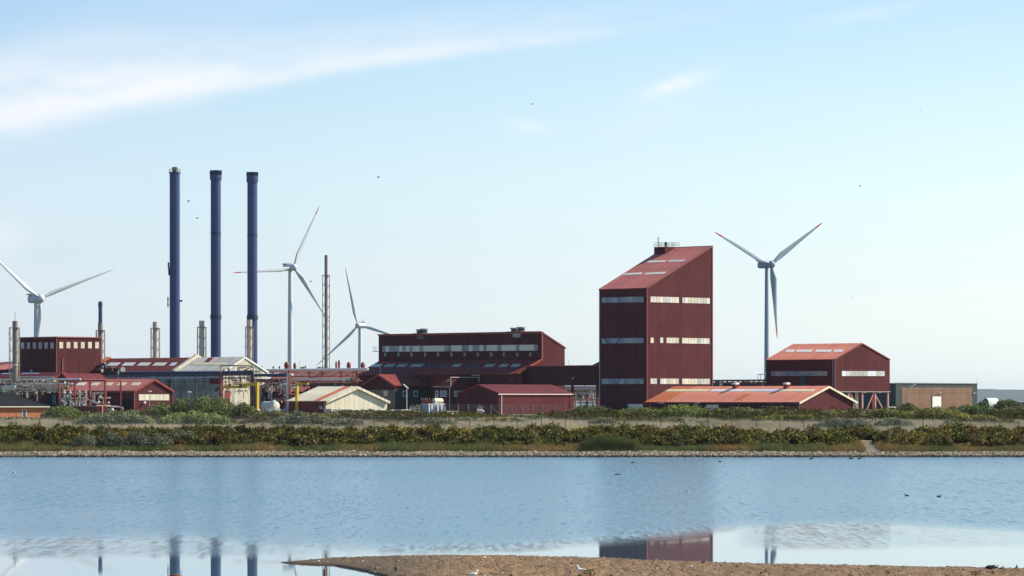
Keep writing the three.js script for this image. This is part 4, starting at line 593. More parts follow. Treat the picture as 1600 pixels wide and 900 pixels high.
{ // rack seen under the conveyor gallery
  const f = new Frame('rear_pipe_rack', 'white pipes and machinery seen under the gallery beside the tower', 'pipe rack', 945, 1075);
  for (const [y, r, m, x] of [[604.2, .25, M.pipeWhite, 0], [607.8, .3, M.pipeWhite, -.5], [611, .24, M.pipeTan, .4], [613.6, .26, M.pipeWhite, -.3], [606, .12, M.pipeTan, .8], [618, .16, M.grey, .6], [624, .3, M.offwhite, 0], [609.6, .1, M.dark, .2]]) pipeL(f, [[868, y + .4], [944, y]], r, m, 'pipe', x);
  for (let x = 872; x < 944; x += 9) postL(f, x, 604, 645, .3, M.lattice, 'post', .6); postL(f, 917.3, 616, 645, .5, M.trim, 'post', -1.2);
  fittings(f, 872, 940, 603, 626, 90, -.8, 2, [M.offwhite, M.white, M.pipeTan, M.grey, M.dark, M.navy, M.pipeWhite]);
  const g = new Frame('machinery_deck', 'white and dark machinery below the pale pipes beside the tower', 'machinery', 942, 1090); for (let k = 0; k < 14; k++) { const a = g.L(876 + k * 4.7, 616 + 2 * rnd()), b = g.L(876 + k * 4.7 + rr(2, 4.4), 626); part('cabinet', box(0, b.y, a.z, rr(.6, 1.4), a.y, b.z), pick([M.white, M.offwhite, M.dark, M.grey, M.navy]), g.g); } part('deck', box(-.4, g.L(900, 628, 0).y - .4, g.L(870, 628, 0).z, 2, g.L(900, 628, 0).y, 0), M.offwhite, g.g);
}
{ // rack on the right behind the long low shed
  const f = new Frame('right_pipe_rack', 'dark pipe rack with square openings between tower and stilted shed', 'pipe rack', 1200, 1045);
  part('top_beam', sqbar(f.L(1108, 594.8, 0), f.L(1202, 594, 0), .4), M.dark, f.g); part('bottom_beam', sqbar(f.L(1108, 600.4, 0), f.L(1202, 599.6, 0), .3), M.redDark, f.g); pipeL(f, [[1108, 602.4], [1202, 601.6]], .34, M.dark); pipeL(f, [[1108, 598.2], [1202, 597.4]], .22, M.pipeTan, 'pipe', .6); pipeL(f, [[1108, 604.6], [1202, 603.8]], .3, M.redDark, 'pipe', .4);
  for (let x = 1112; x < 1202; x += 8.2) { postL(f, x, 594, 640, .3, M.dark, 'post'); } fittings(f, 1112, 1200, 596, 605, 40, -.3, 1, [M.pipePink, M.offwhite, M.dark, M.redDark, M.pipeTan]);
  pipeL(f, [[1184.5, 594], [1184.5, 585], [1196, 584.6]], .1, M.offwhite, 'pipe'); pipeL(f, [[1188.5, 594], [1188.5, 585]], .08, M.offwhite, 'pipe'); part('valve_post', [bar(f.L(1126, 604, -.6), f.L(1126, 598, -.6), .3, 8), new THREE.SphereGeometry(.34, 8, 6).translate(...f.L(1126, 597.4, -.6))], M.offwhite, f.g);
}
// ---------------------------------------------------------------- chimneys, stacks and wind turbines
function chimney(px, D, yTop, rpx, label, o) {
  const x = (px - 800) / F * D, y0 = GH(x, D), r = rpx / F * D, Y = (py) => EYE - (py - HORIZON) / F * D - y0;
  const g = thing('chimney', label, 'chimney', 'tall blue chimneys', [x, y0, -D]);
  const cyl = (ra, rb, ya, yb, n = 40) => boxUV(new THREE.CylinderGeometry(rb, ra, yb - ya, n, 1).translate(0, (ya + yb) / 2, 0));
  const smooth = (ra, rb, ya, yb) => new THREE.CylinderGeometry(rb, ra, yb - ya, 40, 8).translate(0, (ya + yb) / 2, 0);
  part('shaft', smooth(r * (o.flare ?? 1), r, -1, Y(yTop)), M.blue, g);
  for (let y = 300; y < 560; y += 26) part('weld_seam', new THREE.CylinderGeometry(r * 1.006, r * 1.006, .09, 40, 1, true).translate(0, Y(y + 3 * hash(y, px)), 0), M.navy, g);
  for (const q of [-.25, .25]) part('ladder_rail', bar(V3(-r * .55 + q, 0, r * .93), V3(-r * .55 + q, Y(yTop), r * .93), .035, 4), M.navy, g);
  for (const [y, h, k] of o.rings ?? []) part('joint_ring', smooth(r * k, r * k, Y(y) - h, Y(y) + h), M.navy, g);
  if (o.collar) { const [ya, yb] = o.collar, R = r * 1.17; part('collar', smooth(R, R, Y(yb), Y(ya)), M.blue, g); part('flue', smooth(r * .62, r * .62, Y(ya) - .2, Y(o.cap)), M.navy, g); for (let k = 0; k < 14; k++) { const t = k / 14 * 6.283; part('rail_post', bar(V3(Math.cos(t) * R * .98, Y(ya), Math.sin(t) * R * .98), V3(Math.cos(t) * R * .98, Y(o.cap), Math.sin(t) * R * .98), .05, 5), M.navy, g); } for (const q of [.5, 1]) part('rail', new THREE.TorusGeometry(R * .98, .05, 5, 30).rotateX(1.5708).translate(0, lerp(Y(ya), Y(o.cap), q), 0), M.navy, g); for (const t of [.3, 1.2, 2.2, 3.4, 4.4, 5.6]) part('screen_plate', box(Math.cos(t) * R * .8 - .3, Y(ya), Math.sin(t) * R * .8 - .3, Math.cos(t) * R * .8 + .3, lerp(Y(ya), Y(o.cap), .95), Math.sin(t) * R * .8 + .3), M.navy, g); }
  else { part('platform', smooth(r * 1.15, r * 1.15, Y(yTop) - .25, Y(yTop) + .05), M.navy, g); part('flue', [smooth(r * .6, r * .6, Y(yTop), Y(262.5)), new THREE.SphereGeometry(r * .6, 20, 8, 0, 6.3, 0, 1.57).scale(1, .35, 1).translate(0, Y(262.5), 0)], M.navy, g); for (let k = 0; k < 10; k++) { const t = k / 10 * 6.283; part('rail_post', bar(V3(Math.cos(t) * r * 1.1, Y(yTop), Math.sin(t) * r * 1.1), V3(Math.cos(t) * r * 1.1, Y(264), Math.sin(t) * r * 1.1), .06, 5), M.offwhite, g); } part('rail', new THREE.TorusGeometry(r * 1.1, .04, 5, 30).rotateX(1.5708).translate(0, Y(264.5), 0), M.offwhite, g); }
  for (const [ax, ya, yb, w] of o.aerials ?? []) { const s = Math.sign(ax - px), X = (ax - px) / F * D; part('aerial', [bar(V3(X, Y(yb), .3), V3(X, Y(ya), .3), w, 6), bar(V3(X, Y(lerp(ya, yb, .25)), .3), V3(s * r * .8, Y(lerp(ya, yb, .25)), .3), .07, 5), bar(V3(X, Y(lerp(ya, yb, .8)), .3), V3(s * r * .8, Y(lerp(ya, yb, .8)), .3), .07, 5)], M.navy, g); }
}
chimney(273.1, 1082, 269.5, 8.1, 'plain blue chimney without collar, carrying aerials on its side', { aerials: [[263.4, 410, 420, .22], [264.6, 419, 430, .3], [267.5, 424, 428, .3], [262.5, 464, 480, .16], [283.4, 468.6, 471.6, .3]] });
chimney(337.2, 1072, 280, 8, 'blue chimney with a wide collar and rust below its lower ring', { collar: [273.5, 281], cap: 266.5, rings: [[365, .25, 1.03], [495.3, .55, 1.1]] });
chimney(394.3, 1063, 284, 7.9, 'blue chimney with a collar and an open railed top, partly behind a stack', { collar: [274.8, 285], cap: 269.2, rings: [[367.5, .25, 1.03], [496.2, .6, 1.12]] });
function stack(px, D, yTop, yBase, rpx, cage, label, o = {}) {
  const x = (px - 800) / F * D, y0 = GH(x, D), k1 = D / F, r = rpx * k1, Y = (py) => EYE - (py - HORIZON) * k1 - y0, m = o.mat ?? M.stackPale;
  const g = thing('steel_stack', label, 'chimney', 'slim steel stacks', [x, y0, -D]);
  part('shaft', new THREE.CylinderGeometry(r, r, Y(yTop) + 1, 24, 1).translate(0, (Y(yTop) - 1) / 2, 0), m, g);
  if (o.upper) part('upper_shaft', [new THREE.CylinderGeometry(o.upper[1] * k1, o.upper[1] * k1, Y(o.upper[0]) - Y(yTop), 24).translate(0, (Y(o.upper[0]) + Y(yTop)) / 2, 0), new THREE.CylinderGeometry(o.upper[1] * k1 * 1.16, o.upper[1] * k1 * 1.16, .7, 24).translate(0, Y(o.upper[0]) - .9, 0)], M.blue, g);
  if (o.spire) part('spire', bar(V3(0, Y(yTop), 0), V3(0, Y(o.spire), 0), .06, 5), M.lattice, g);
  for (const y of o.bands ?? []) part('band', new THREE.CylinderGeometry(r * 1.06, r * 1.06, .5, 24).translate(0, Y(y), 0), M.offwhite, g);
  const [cx, cw, ct] = cage, a = cw * k1 / 2, X0 = (cx - px) * k1, H = Y(ct), n = Math.max(3, Math.round(H / 2.6)), th = o.th ?? .06, corner = (i) => V3(X0 + (i % 2 ? a : -a) * .92, 0, (i < 2 ? a : -a) * .92);
  for (let i = 0; i < 4; i++) { const c = corner(i); part('cage_post', bar(V3(c.x, -1, c.z), V3(c.x, H, c.z), th * 1.2, 5), M.lattice, g); }
  const rings = [], diag = []; for (let j = 0; j <= n; j++) { const y = j / n * H; for (const [p, q] of [[0, 1], [2, 3], [0, 2], [1, 3]]) { const A = corner(p), B = corner(q); rings.push(bar(V3(A.x, y, A.z), V3(B.x, y, B.z), th * .8, 4)); if (j < n) diag.push(bar(V3(A.x, y, A.z), V3(B.x, (j + 1) / n * H, B.z), th * .6, 4)); } }
  part('cage_rungs', rings, M.lattice, g); part('cage_braces', diag, M.lattice, g);
  part('platform', box(X0 - a, H - .12, -a, X0 + a, H, a), M.lattice, g);
}
stack(23.6, 985, 501.5, 592, 4.2, [22.5, 16, 512], 'brown steel stack with lightning spire beside the flat red block', { mat: M.stack, spire: 488, bands: [570] });
stack(156.8, 1050, 505, 560, 3.9, [157, 14, 516], 'steel stack with a blue upper half behind the flat red block', { mat: M.stack, upper: [471, 3.1] });
stack(242.6, 1062, 502.8, 560, 4.0, [242.6, 14.2, 512.5], 'pale caged stack just left of the plain blue chimney');
stack(315.2, 1062, 501, 558, 4.2, [315.2, 14.2, 511], 'pale caged stack between the first and second blue chimneys');
stack(389.6, 1046, 499.5, 560, 4.3, [389.5, 12.5, 510.5], 'pale caged stack standing in front of the third blue chimney');
stack(509.6, 1120, 398.5, 610, 2.55, [509.5, 11.6, 430], 'very tall thin brown stack inside a lattice mast', { mat: M.stack, th: .05 });

function bladeGeo(R, s0, s1, slim = 1) {
  const st = []; for (let i = 0; i <= 14; i++) { const s = lerp(s0, s1, i / 14); st.push(s); }
  const chord = (s) => table([[0, .040], [.05, .040], [.11, .062], [.2, .092], [.35, .074], [.6, .048], [.85, .026], [.96, .015], [1, .004]], s) * R * slim, thick = (s) => table([[0, .040], [.05, .038], [.2, .024], [.5, .011], [1, .002]], s) * R, off = (s) => table([[0, 0], [.05, 0], [.2, .016], [1, 0]], s) * R;
  return loft(st.map((s) => { const tw = table([[0, .35], [.2, .28], [.6, .08], [1, .0]], s), c = chord(s), t = thick(s); return [...Array(14)].map((_, k) => { const a = k / 14 * 6.283, u = Math.cos(a) * c / 2 + off(s), v = Math.sin(a) * t / 2 * (1 + .25 * Math.cos(a)); return V3(-(u * Math.cos(tw) - v * Math.sin(tw)), s * R, u * Math.sin(tw) + v * Math.cos(tw) + .012 * R * s * s); }); }));
}
function turbine(px, pyHub, D, R, angles, yaw, rBase, rTop, tip, label, paint = M.turbine, slim = 1) {
  const x = (px - 800) / F * D, y0 = GH(x, D), H = EYE - (pyHub - HORIZON) / F * D - y0;
  const g = thing('wind_turbine', label, 'wind turbine', 'white wind turbines behind the plant', [x, y0, -D], yaw);
  part('tower', new THREE.CylinderGeometry(rTop, rBase, H - 1.2 + 2, 32, 4).translate(0, (H - 1.2 - 2) / 2, 0), paint, g);
  part('nacelle', new RoundedBoxGeometry(R * .095, R * .095, R * .27, 3, R * .03).translate(0, H, -R * .045), paint, g);
  part('cooler', [box(-R * .05, H + R * .047, -R * .19, R * .05, H + R * .062, -R * .05), bar(V3(0, H + R * .05, -R * .17), V3(0, H + R * .11, -R * .17), .09, 5), bar(V3(R * .03, H + R * .05, -R * .14), V3(R * .03, H + R * .1, -R * .14), .08, 5)], M.grey, g);
  const zf = R * .115; part('hub', new THREE.SphereGeometry(R * .052, 20, 14).scale(1, 1, 1.25).translate(0, H, zf), paint, g);
  for (const a of angles) { const b = part('blade', bladeGeo(R, .02, tip ? .86 : 1, slim), paint, g); if (tip) part('blade_tip', bladeGeo(R, .86, 1, slim), M.tip, b); b.position.set(0, H, zf); b.rotation.z = (a - 90) * Math.PI / 180; }
}
turbine(57, 467, 1900, 37.8, [21, 140, 264], .5, 1.5, 1.05, false, 'white wind turbine behind the flat red block, two blades raised in a wide vee', M.turbine, .66);
turbine(453.5, 418, 2400, 38, [65.5, 185.5, 305.5], .5, 1.75, 1.1, true, 'white turbine with red blade tips, a blade passing behind the third blue chimney', M.turbine, .78);
turbine(562.5, 508.5, 2500, 35, [103, 223, 343], -.22, 1.35, 1.0, false, 'small distant turbine left of the main hall, plain white tips', M.turbine, .62);
turbine(1198, 413.5, 2300, 39.8, [35.5, 155, 275], .5, 1.5, .95, true, 'turbine with red blade tips right of the tall red tower', M.turbineGrey);
// ---------------------------------------------------------------- fences, lamps, yard things, birds
{
  const f = tag(new THREE.Group(), 'long wire mesh fence on slim grey posts across the dry grass', 'fence'); f.name = 'wire_fence'; scene.add(f);
  const D = (px) => lerp(798, 752, (px + 60) / 1720), H = 2.45, pts = [];
  for (let k = -42; k <= 6; k++) { const px = 1480 + 37.3 * k; pts.push(stand(px, D(px))); }
  const g0 = new THREE.CylinderGeometry(.075, .075, H + .6, 6).translate(0, H / 2 - .3, 0), g1 = new THREE.CylinderGeometry(.1, .1, H + .9, 6).translate(0, H / 2 - .2, 0);
  pts.forEach((p, i) => { const big = i === 42 || i === 20 || i === 6; const o = part('post', big ? g1 : g0, M.fence, f); o.position.copy(p); o.rotation.z = rr(-.015, .015); if (big) for (const s of [-1, 1]) part('brace', bar(p.clone().add(V3(0, H * .8, 0)), p.clone().add(V3(s * 3.0, .1, 0)), .06, 5), M.fence, f); });
  const wires = [], strands = []; for (let i = 0; i < pts.length - 1; i++) for (let k = 0; k < 4; k++) { const y = .15 + k * (H - .2) / 3; wires.push(bar(pts[i].clone().add(V3(0, y, 0)), pts[i + 1].clone().add(V3(0, y, 0)), .012, 3)); }
  for (let i = 0; i < pts.length - 1; i++) for (let k = 0; k < 36; k++) { const t = k / 36, u = Math.min(1, t + .18), p = pts[i].clone().lerp(pts[i + 1], t), q = pts[i].clone().lerp(pts[i + 1], u); strands.push(bar(p.clone().add(V3(0, .15, 0)), q.clone().add(V3(0, H - .1, 0)), .002, 3), bar(q.clone().add(V3(0, .15, 0)), p.clone().add(V3(0, H - .1, 0)), .002, 3)); }
  tag(part('tension_wire', wires, M.grey, f), null, null, null, 'stuff'); tag(part('wire_mesh', strands, M.grey, f), null, null, null, 'stuff');
}
{
  const f = tag(new THREE.Group(), 'inner fence on pale timber posts beside the plain red shed', 'fence'); f.name = 'timber_fence'; scene.add(f);
  const xs = [652, 669, 684, 716, 732, 750, 767, 800, 816.5, 833, 848, 866, 884], pts = xs.map((x) => stand(x, 925)), H = 2.5;
  pts.forEach((p) => part('post', sqbar(p.clone().add(V3(0, -.4, 0)), p.clone().add(V3(0, H, 0)), .18), M.pipeTan, f)); part('brace', sqbar(pts[6].clone().add(V3(0, H * .8, 0)), pts[6].clone().add(V3(2.2, .1, 0)), .12), M.pipeTan, f);
  const wires = []; for (let i = 0; i < pts.length - 1; i++) for (let k = 0; k < 12; k++) wires.push(bar(pts[i].clone().add(V3(0, .2 + k * .2, 0)), pts[i + 1].clone().add(V3(0, .2 + k * .2, 0)), .012, 3)); tag(part('wire_mesh', wires, M.grey, f), null, null, null, 'stuff');
  for (const [x, y] of [[807.5, 650.5], [856.5, 650]]) part('warning_plate', box(...at(x - 1, y + 1.4, 924.8).toArray(), ...at(x + 1, y - 1.4, 924.7).toArray()), M.yellow, f);
}
// lamps
function lampPost(px, D, yt, arm, label, m = M.grey, globe) { const p = stand(px, D), g = thing('street_lamp', label, 'lamp post', null, [p.x, p.y, p.z]), h = at(px, yt, D).y - p.y; part('pole', new THREE.CylinderGeometry(.07, .11, h + .5, 8).translate(0, h / 2 - .25, 0), m, g); if (arm) { const e = V3(arm[0] * D / F, h + arm[1] * D / F, 0); part('arm', bar(V3(0, h, 0), e, .06, 6), m, g); part('lamp_head', new RoundedBoxGeometry(1.5, .3, .5, 2, .1).rotateZ(Math.atan2(e.y - h, e.x)).translate(e.x, e.y, 0), M.white, g); } else part('lamp_head', globe ? new THREE.SphereGeometry(globe, 10, 8).translate(0, h, 0) : new RoundedBoxGeometry(.8, .3, .5, 2, .08).translate(.1, h, 0), M.white, g); }
lampPost(1419, 1120, 607, [7.5, 4.5], 'street lamp with a slanted arm in front of the brown warehouse');
lampPost(233.5, 930, 611.5, null, 'short white lamp in front of the small red shed gable');
lampPost(295, 960, 612.5, null, 'short white lamp before the weathered long wall', M.glassBlue);
lampPost(635.5, 960, 605, [-1.4, 1.2], 'tall pale mast with a bent head beside the transformer', M.offwhite);
lampPost(1540, 1150, 631, null, 'small lamp by the arched tent', M.grey, .2);
// transformer
{
  const f = new Frame('transformer', 'large grey electrical transformer with a white drum and brown insulators on top', 'transformer', 669, 915);
  const yt = f.R(669, 632).y, W = f.R(694, 640).x, L = -f.L(659, 640).z; part('tank', box(0, -.5, -L, W, yt, 0), M.glassBlue, f.g); part('lid', box(-.15, yt, -L - .15, W + .15, yt + .18, .15), M.offwhite, f.g);
  for (let k = 0; k < 11; k++) { const x = .3 + k * (W - .6) / 10; part('radiator_fin', box(x - .05, .3, .02, x + .05, yt - .4, .75), M.glassBlue, f.g); }
  for (const px of [670.3, 674.5, 683.5, 689.5]) part('riser_pipe', bar(f.R(px, 632, .85), f.R(px, px === 674.5 ? 639.5 : 655, .85), .16, 8), M.white, f.g);
  const a = f.R(677.5, 626.7, -.6), b = f.R(690, 626.7, -.6); part('conservator', [bar(a, b, .62, 18)], M.offwhite, f.g); part('drum_end', bar(b, b.clone().add(V3(.08, 0, 0)), .56, 18), M.white, f.g); for (const q of [.2, .8]) { const p = a.clone().lerp(b, q); part('bracket', bar(V3(p.x, yt, p.z), p, .1, 6), M.grey, f.g); }
  part('feed_pipe', bar(f.R(680, 627.5, .5), f.R(684, 633, .85), .1, 6), M.white, f.g);
  for (let k = 0; k < 6; k++) { const p = f.L(660.5 + k * 1.6, 632, .8), x = .8 + (k % 2) * .9; for (let q = 0; q < 4; q++) part('insulator', bar(V3(x, yt + .15 + q * .28, p.z), V3(x, yt + .3 + q * .28, p.z), .17, 8), M.redDark, f.g); part('terminal', bar(V3(x, yt + .2, p.z), V3(x - .3, yt + 1.4, p.z - .2), .05, 5), M.grey, f.g); }
  for (let k = 0; k < 3; k++) { const p = f.R(672 + k * 2.6, 632, -.8); for (let q = 0; q < 3; q++) part('insulator', bar(V3(p.x, yt + .1 + q * .2, p.z), V3(p.x, yt + .22 + q * .2, p.z), .13, 8), M.redDark, f.g); }
  const g = new Frame('switch_cabinet', 'white switch cabinet with framed door right of the transformer', 'cabinet', 698, 915); const t = g.R(698, 643).y, w = g.R(714, 645).x; part('body', box(0, -.5, -2, w, t, 0), M.offwhite, g.g); part('roof', box(-.2, t, -2.2, w + .3, t + .15, .3), M.grey, g.g); part('door', box(...g.R(700, 653, .02).toArray(), ...g.R(709, 645.3, .08).toArray()), M.creams[0], g.g); part('door_panel', box(...g.R(701.5, 653, .09).toArray(), ...g.R(707.5, 646.8, .14).toArray()), M.offwhite, g.g);
  const s = new Frame('busbar_frame', 'small steel busbar frame between the mast and the transformer', 'steel frame', 655, 925); for (const px of [641, 648, 655]) postL(s, px, 634.5, 656, .2, M.grey); part('beam', sqbar(s.L(641, 634.8), s.L(656, 634.6), .2), M.glassBlue, s.g); for (const px of [643, 646.5, 650, 653.5]) part('insulator', bar(s.L(px, 634.5), s.L(px, 631.6), .13, 8), M.redDark, s.g); pipeL(s, [[640, 638.5], [656, 638.2]], .1, M.offwhite); pipeL(s, [[645, 636], [645, 650]], .1, M.grey, 'pipe', .5);
}
// white boxes by the cream shed
for (const [x0, x1, y, lab] of [[516, 535.5, 639.6, 'small white cabin with two windows under the cream gable'], [548, 561, 640.5, 'low white container, first one right of the white cabin'], [575, 601, 641, 'white container standing in the middle of the low row'], [603, 622, 641.4, 'white container left of the last one by the mast'], [623, 641.5, 640.8, 'white container at the mast end of the low row']]) {
  const f = new Frame(x0 === 516 ? 'site_cabin' : 'white_container', lab, 'container', x0 + 1.5, 915, x0 === 516 ? null : 'low white containers by the cream shed'); const t = f.R(x0 + 2, y).y, w = f.R(x1, y).x; part('body', box(0, -.3, -2.4, w, t, 0), M.offwhite, f.g); part('roof', box(-.1, t, -2.5, w + .1, t + .12, .1), M.white, f.g);
  if (x0 === 516) for (const x of [518.5, 526.5]) { const p = part('window', box(...f.R(x, 646, .02).toArray(), ...f.R(x + 4.5, 641.5, .07).toArray()), M.white, f.g); part('pane', box(...f.R(x + .8, 645.3, .07).toArray(), ...f.R(x + 3.5, 642.2, .1).toArray()), M.glassDark, p); }
  else for (let k = 0; k < 3; k++) { const a = w * (k + .25) / 3, b = w * (k + .8) / 3; part('vent_panel', box(a, .7, .01, b, t - .5, .06), k % 2 ? M.creams[2] : M.grey, f.g); }
}
{ // ladder stand
  const f = new Frame('ladder_stand', 'narrow white ladder stand against the dark shed gable', 'ladder', 746, 935); const w = 1.3; for (const x of [0, w]) part('rail', sqbar(V3(x, -.3, 0), V3(x, f.R(746, 636.5).y, 0), .14), M.glassBlue, f.g); for (const y of [637, 640.5, 644, 648, 652]) part('rung', box(0, f.R(746, y).y - .1, -.1, w, f.R(746, y).y + .1, .1), y === 640.5 ? M.white : M.glassBlue, f.g); part('platform', box(-.1, f.R(746, 636.5).y, -.6, w + .4, f.R(746, 636.5).y + .25, .2), M.dark, f.g); part('lamp', new THREE.SphereGeometry(.2, 8, 6).translate(w + .3, f.R(746, 642.5).y, .1), M.white, f.g);
}
{ // arched tent, caravans, trailer
  const p = stand(1548, 1210), g = thing('arched_tent', 'white arched storage tent beside the far warehouse', 'tent', null, [p.x, p.y, p.z], .35), r = 2.4, L = 3.2, s = new THREE.Shape(); s.absarc(0, 0, r, 0, Math.PI, false); s.lineTo(-r, -1); s.lineTo(r, -1); part('cover', boxUV(new THREE.ExtrudeGeometry(s, { depth: L, bevelEnabled: false, curveSegments: 20 }).rotateY(1.57).translate(-L / 2, .9, 0)), M.white, g); const e = new THREE.Shape(); e.absarc(0, 0, r * .93, 0, Math.PI, false); part('end_panel', boxUV(new THREE.ExtrudeGeometry(e, { depth: .1, bevelEnabled: false, curveSegments: 20 }).rotateY(1.57).translate(-L / 2 - .08, .95, 0)), M.glassDark, g); for (const x of [-1, 0, 1]) part('hoop', new THREE.TorusGeometry(r + .02, .05, 5, 24, Math.PI).rotateY(1.57).translate(x, .9, 0), M.offwhite, g);
  for (const [px, d, lab] of [[1585, 1230, 'grey white caravan behind the bushes, nearer the tent'], [1603, 1235, 'grey white caravan cut by the picture edge']]) { const q = stand(px, d), c = thing('caravan', lab, 'caravan', null, [q.x, q.y + .4, q.z], .1); part('body', boxUV(new RoundedBoxGeometry(3.2, 1.7, 2, 3, .25).translate(0, 1, 0)), M.grey, c); part('roof', new RoundedBoxGeometry(3.1, .2, 1.9, 2, .08).translate(0, 1.9, 0), M.white, c); for (const x of [-.9, .1, 1]) part('window', box(x - .35, 1, 1.0, x + .35, 1.5, 1.04), M.glassDark, c); for (const x of [-.4, .4]) part('wheel', new THREE.CylinderGeometry(.32, .32, .2, 14).rotateX(1.57).translate(x, -.05, .95), M.dark, c); }
  const t = stand(1393, 960), v = thing('white_trailer', 'small white covered trailer beside the stilts', 'trailer', null, [t.x, t.y, t.z], .2); part('cover', boxUV(new RoundedBoxGeometry(1.8, 1.0, 1.3, 3, .2).translate(0, 1, 0)), M.white, v); for (const z of [-.6, .6]) part('wheel', new THREE.CylinderGeometry(.3, .3, .18, 14).rotateX(1.57).translate(0, .3, z), M.dark, v); part('tow_bar', bar(V3(.9, .5, 0), V3(1.8, .4, 0), .05, 6), M.dark, v);
  const b = stand(1231, 770), k = thing('concrete_block', 'small pale concrete block in the dry grass by the fence', 'block', null, [b.x, b.y, b.z], .2); part('body', boxUV(new RoundedBoxGeometry(.9, .9, .7, 2, .05).translate(0, .45, 0)), M.offwhite, k); part('hatch', box(-.25, .3, .35, .2, .75, .38), M.dark, k);
}
// birds: one continuous body with wings and legs where they show
const BM = { duck: mat('duck_brown', .035, .028, .022, { roughness: .8 }), gull: mat('gull_white', .8, .8, .78, { roughness: .8 }), wing: mat('gull_grey', .33, .35, .38, { roughness: .8 }), bill: mat('bill', .5, .28, .05), fly: mat('bird_dark', .05, .05, .055, { roughness: .8 }), tan: mat('duck_tan', .30, .16, .09, { roughness: .8 }) };
function floating(name, px, py, s, turn, m, label, cat, group, wing) { s *= .8; const d = EYE * F / (py - HORIZON), g = thing(name, label, cat, group, [(px - 800) / F * d, 0, -d], turn); part('body', taper([V3(-.34, .14, 0), V3(-.22, .08, 0), V3(-.02, .05, 0), V3(.17, .07, 0), V3(.24, .2, 0), V3(.27, .29, 0), V3(.34, .3, 0), V3(.42, .275, 0)].map((p) => p.multiplyScalar(s)), [.02, .10, .15, .13, .062, .075, .06, .015].map((r) => r * s), 10), m, g); for (const z of [-1, 1]) part('wing', taper([V3(.14, .12, .11 * z), V3(-.08, .15, .13 * z), V3(-.36, .17, .04 * z)].map((p) => p.multiplyScalar(s)), [.03, .07, .01].map((r) => r * s), 8), wing ?? m, g); part('bill', new THREE.ConeGeometry(.025 * s, .1 * s, 6).rotateZ(-1.57).translate(.45 * s, .275 * s, 0), BM.bill, g); }
floating('duck', 1267.5, 717.5, 1.1, 0, BM.duck, 'dark duck left of the pair near the far stones', 'duck', null); floating('duck', 1330, 717.3, 1.3, .2, BM.duck, 'dark duck of the pair by the far stones, the left one', 'duck', null); floating('duck', 1343, 717.2, 1.2, -.2, BM.duck, 'dark duck of the pair by the far stones, the right one', 'duck', null);
floating('duck', 1125, 722, .9, 3, BM.duck, 'lone dark duck on the water before the tower', 'duck', null); floating('duck', 989, 723.5, 1, 0, BM.tan, 'brown duck with pale flank near the reed clump', 'duck', null); floating('duck', 963, 742, .8, 0, BM.tan, 'left of two tan ducks swimming close together', 'duck', null); floating('duck', 967.5, 742, .8, .1, BM.tan, 'right of two tan ducks swimming close together', 'duck', null);
floating('duck', 1417, 775, .75, 3.0, BM.duck, 'black duck on open water, left of two far apart', 'duck', null); floating('duck', 1467, 776.5, .85, .3, BM.duck, 'black duck on open water, right of two far apart', 'duck', null); floating('gull', 1074, 768.5, .7, 0, BM.gull, 'white gull floating in the tower reflection', 'gull', null, BM.wing); floating('gull', 22, 739, .8, .2, BM.gull, 'white gull floating alone at the left water edge', 'gull', null, BM.wing); floating('gull', 1555, 723, .6, 1, BM.tan, 'small pinkish bird floating far right near the stones', 'gull', null);
function flying(px, py, D, s, roll, label, m = BM.fly) { const p = at(px, py, D), g = thing('flying_bird', label, 'bird', null, [p.x, p.y, p.z], .6); g.rotation.z = roll; s *= .62; part('body', taper([V3(-.3, 0, 0), V3(-.1, 0, 0), V3(.12, .01, 0), V3(.25, .03, 0), V3(.33, .02, 0)].map((q) => q.multiplyScalar(s)), [.01, .07, .08, .05, .01].map((r) => r * s), 8), m, g); for (const z of [-1, 1]) part('wing', taper([V3(.08, .03, .05 * z), V3(.12, .2, .3 * z), V3(-.05, .16, .68 * z)].map((q) => q.multiplyScalar(s)), [.09, .08, .01].map((r) => r * s), 8, .2), m, g); }
flying(832, 163, 420, .7, .3, 'tiny dark bird high in the sky above the white wisp'); flying(590.5, 277, 420, .8, -.5, 'tiny dark bird in the open sky left of centre'); flying(294.5, 315, 460, .9, .5, 'tiny bird between the first two chimneys, the upper one'); flying(307.6, 341, 460, .8, -.2, 'tiny bird between the first two chimneys, the lower one'); flying(1343, 291, 480, .8, .1, 'tiny bird in the bright sky right of the turbine'); flying(1438.5, 173, 480, .5, .1, 'faint tiny bird highest at the right of the sky'); flying(1332, 464.5, 480, .5, .1, 'tiny bird low above the stilted shed'); flying(485.5, 440, 480, .8, .2, 'tiny bird beside the lower blade of the red tipped turbine');
// ---------------------------------------------------------------- plants
const leafMat = (r, g, b) => { const m = new THREE.MeshPhysicalMaterial({ color: lin(r, g, b), roughness: .85, specularIntensity: .25, vertexColors: true, side: THREE.DoubleSide, transmission: .15, thickness: 0 }); m.name = 'leaves'; return m; };
const LEAF = leafMat(1, 1, 1), TWIG = mat('twigs', .10, .075, .05, { roughness: .9 });
const KIND = { olive: [.175, .19, .066], light: [.21, .255, .095], dark: [.095, .125, .044], bright: [.235, .28, .07], grey: [.21, .22, .155], yellow: [.29, .26, .065], brown: [.23, .175, .11], reed: [.12, .13, .04], silver: [.165, .155, .112] };
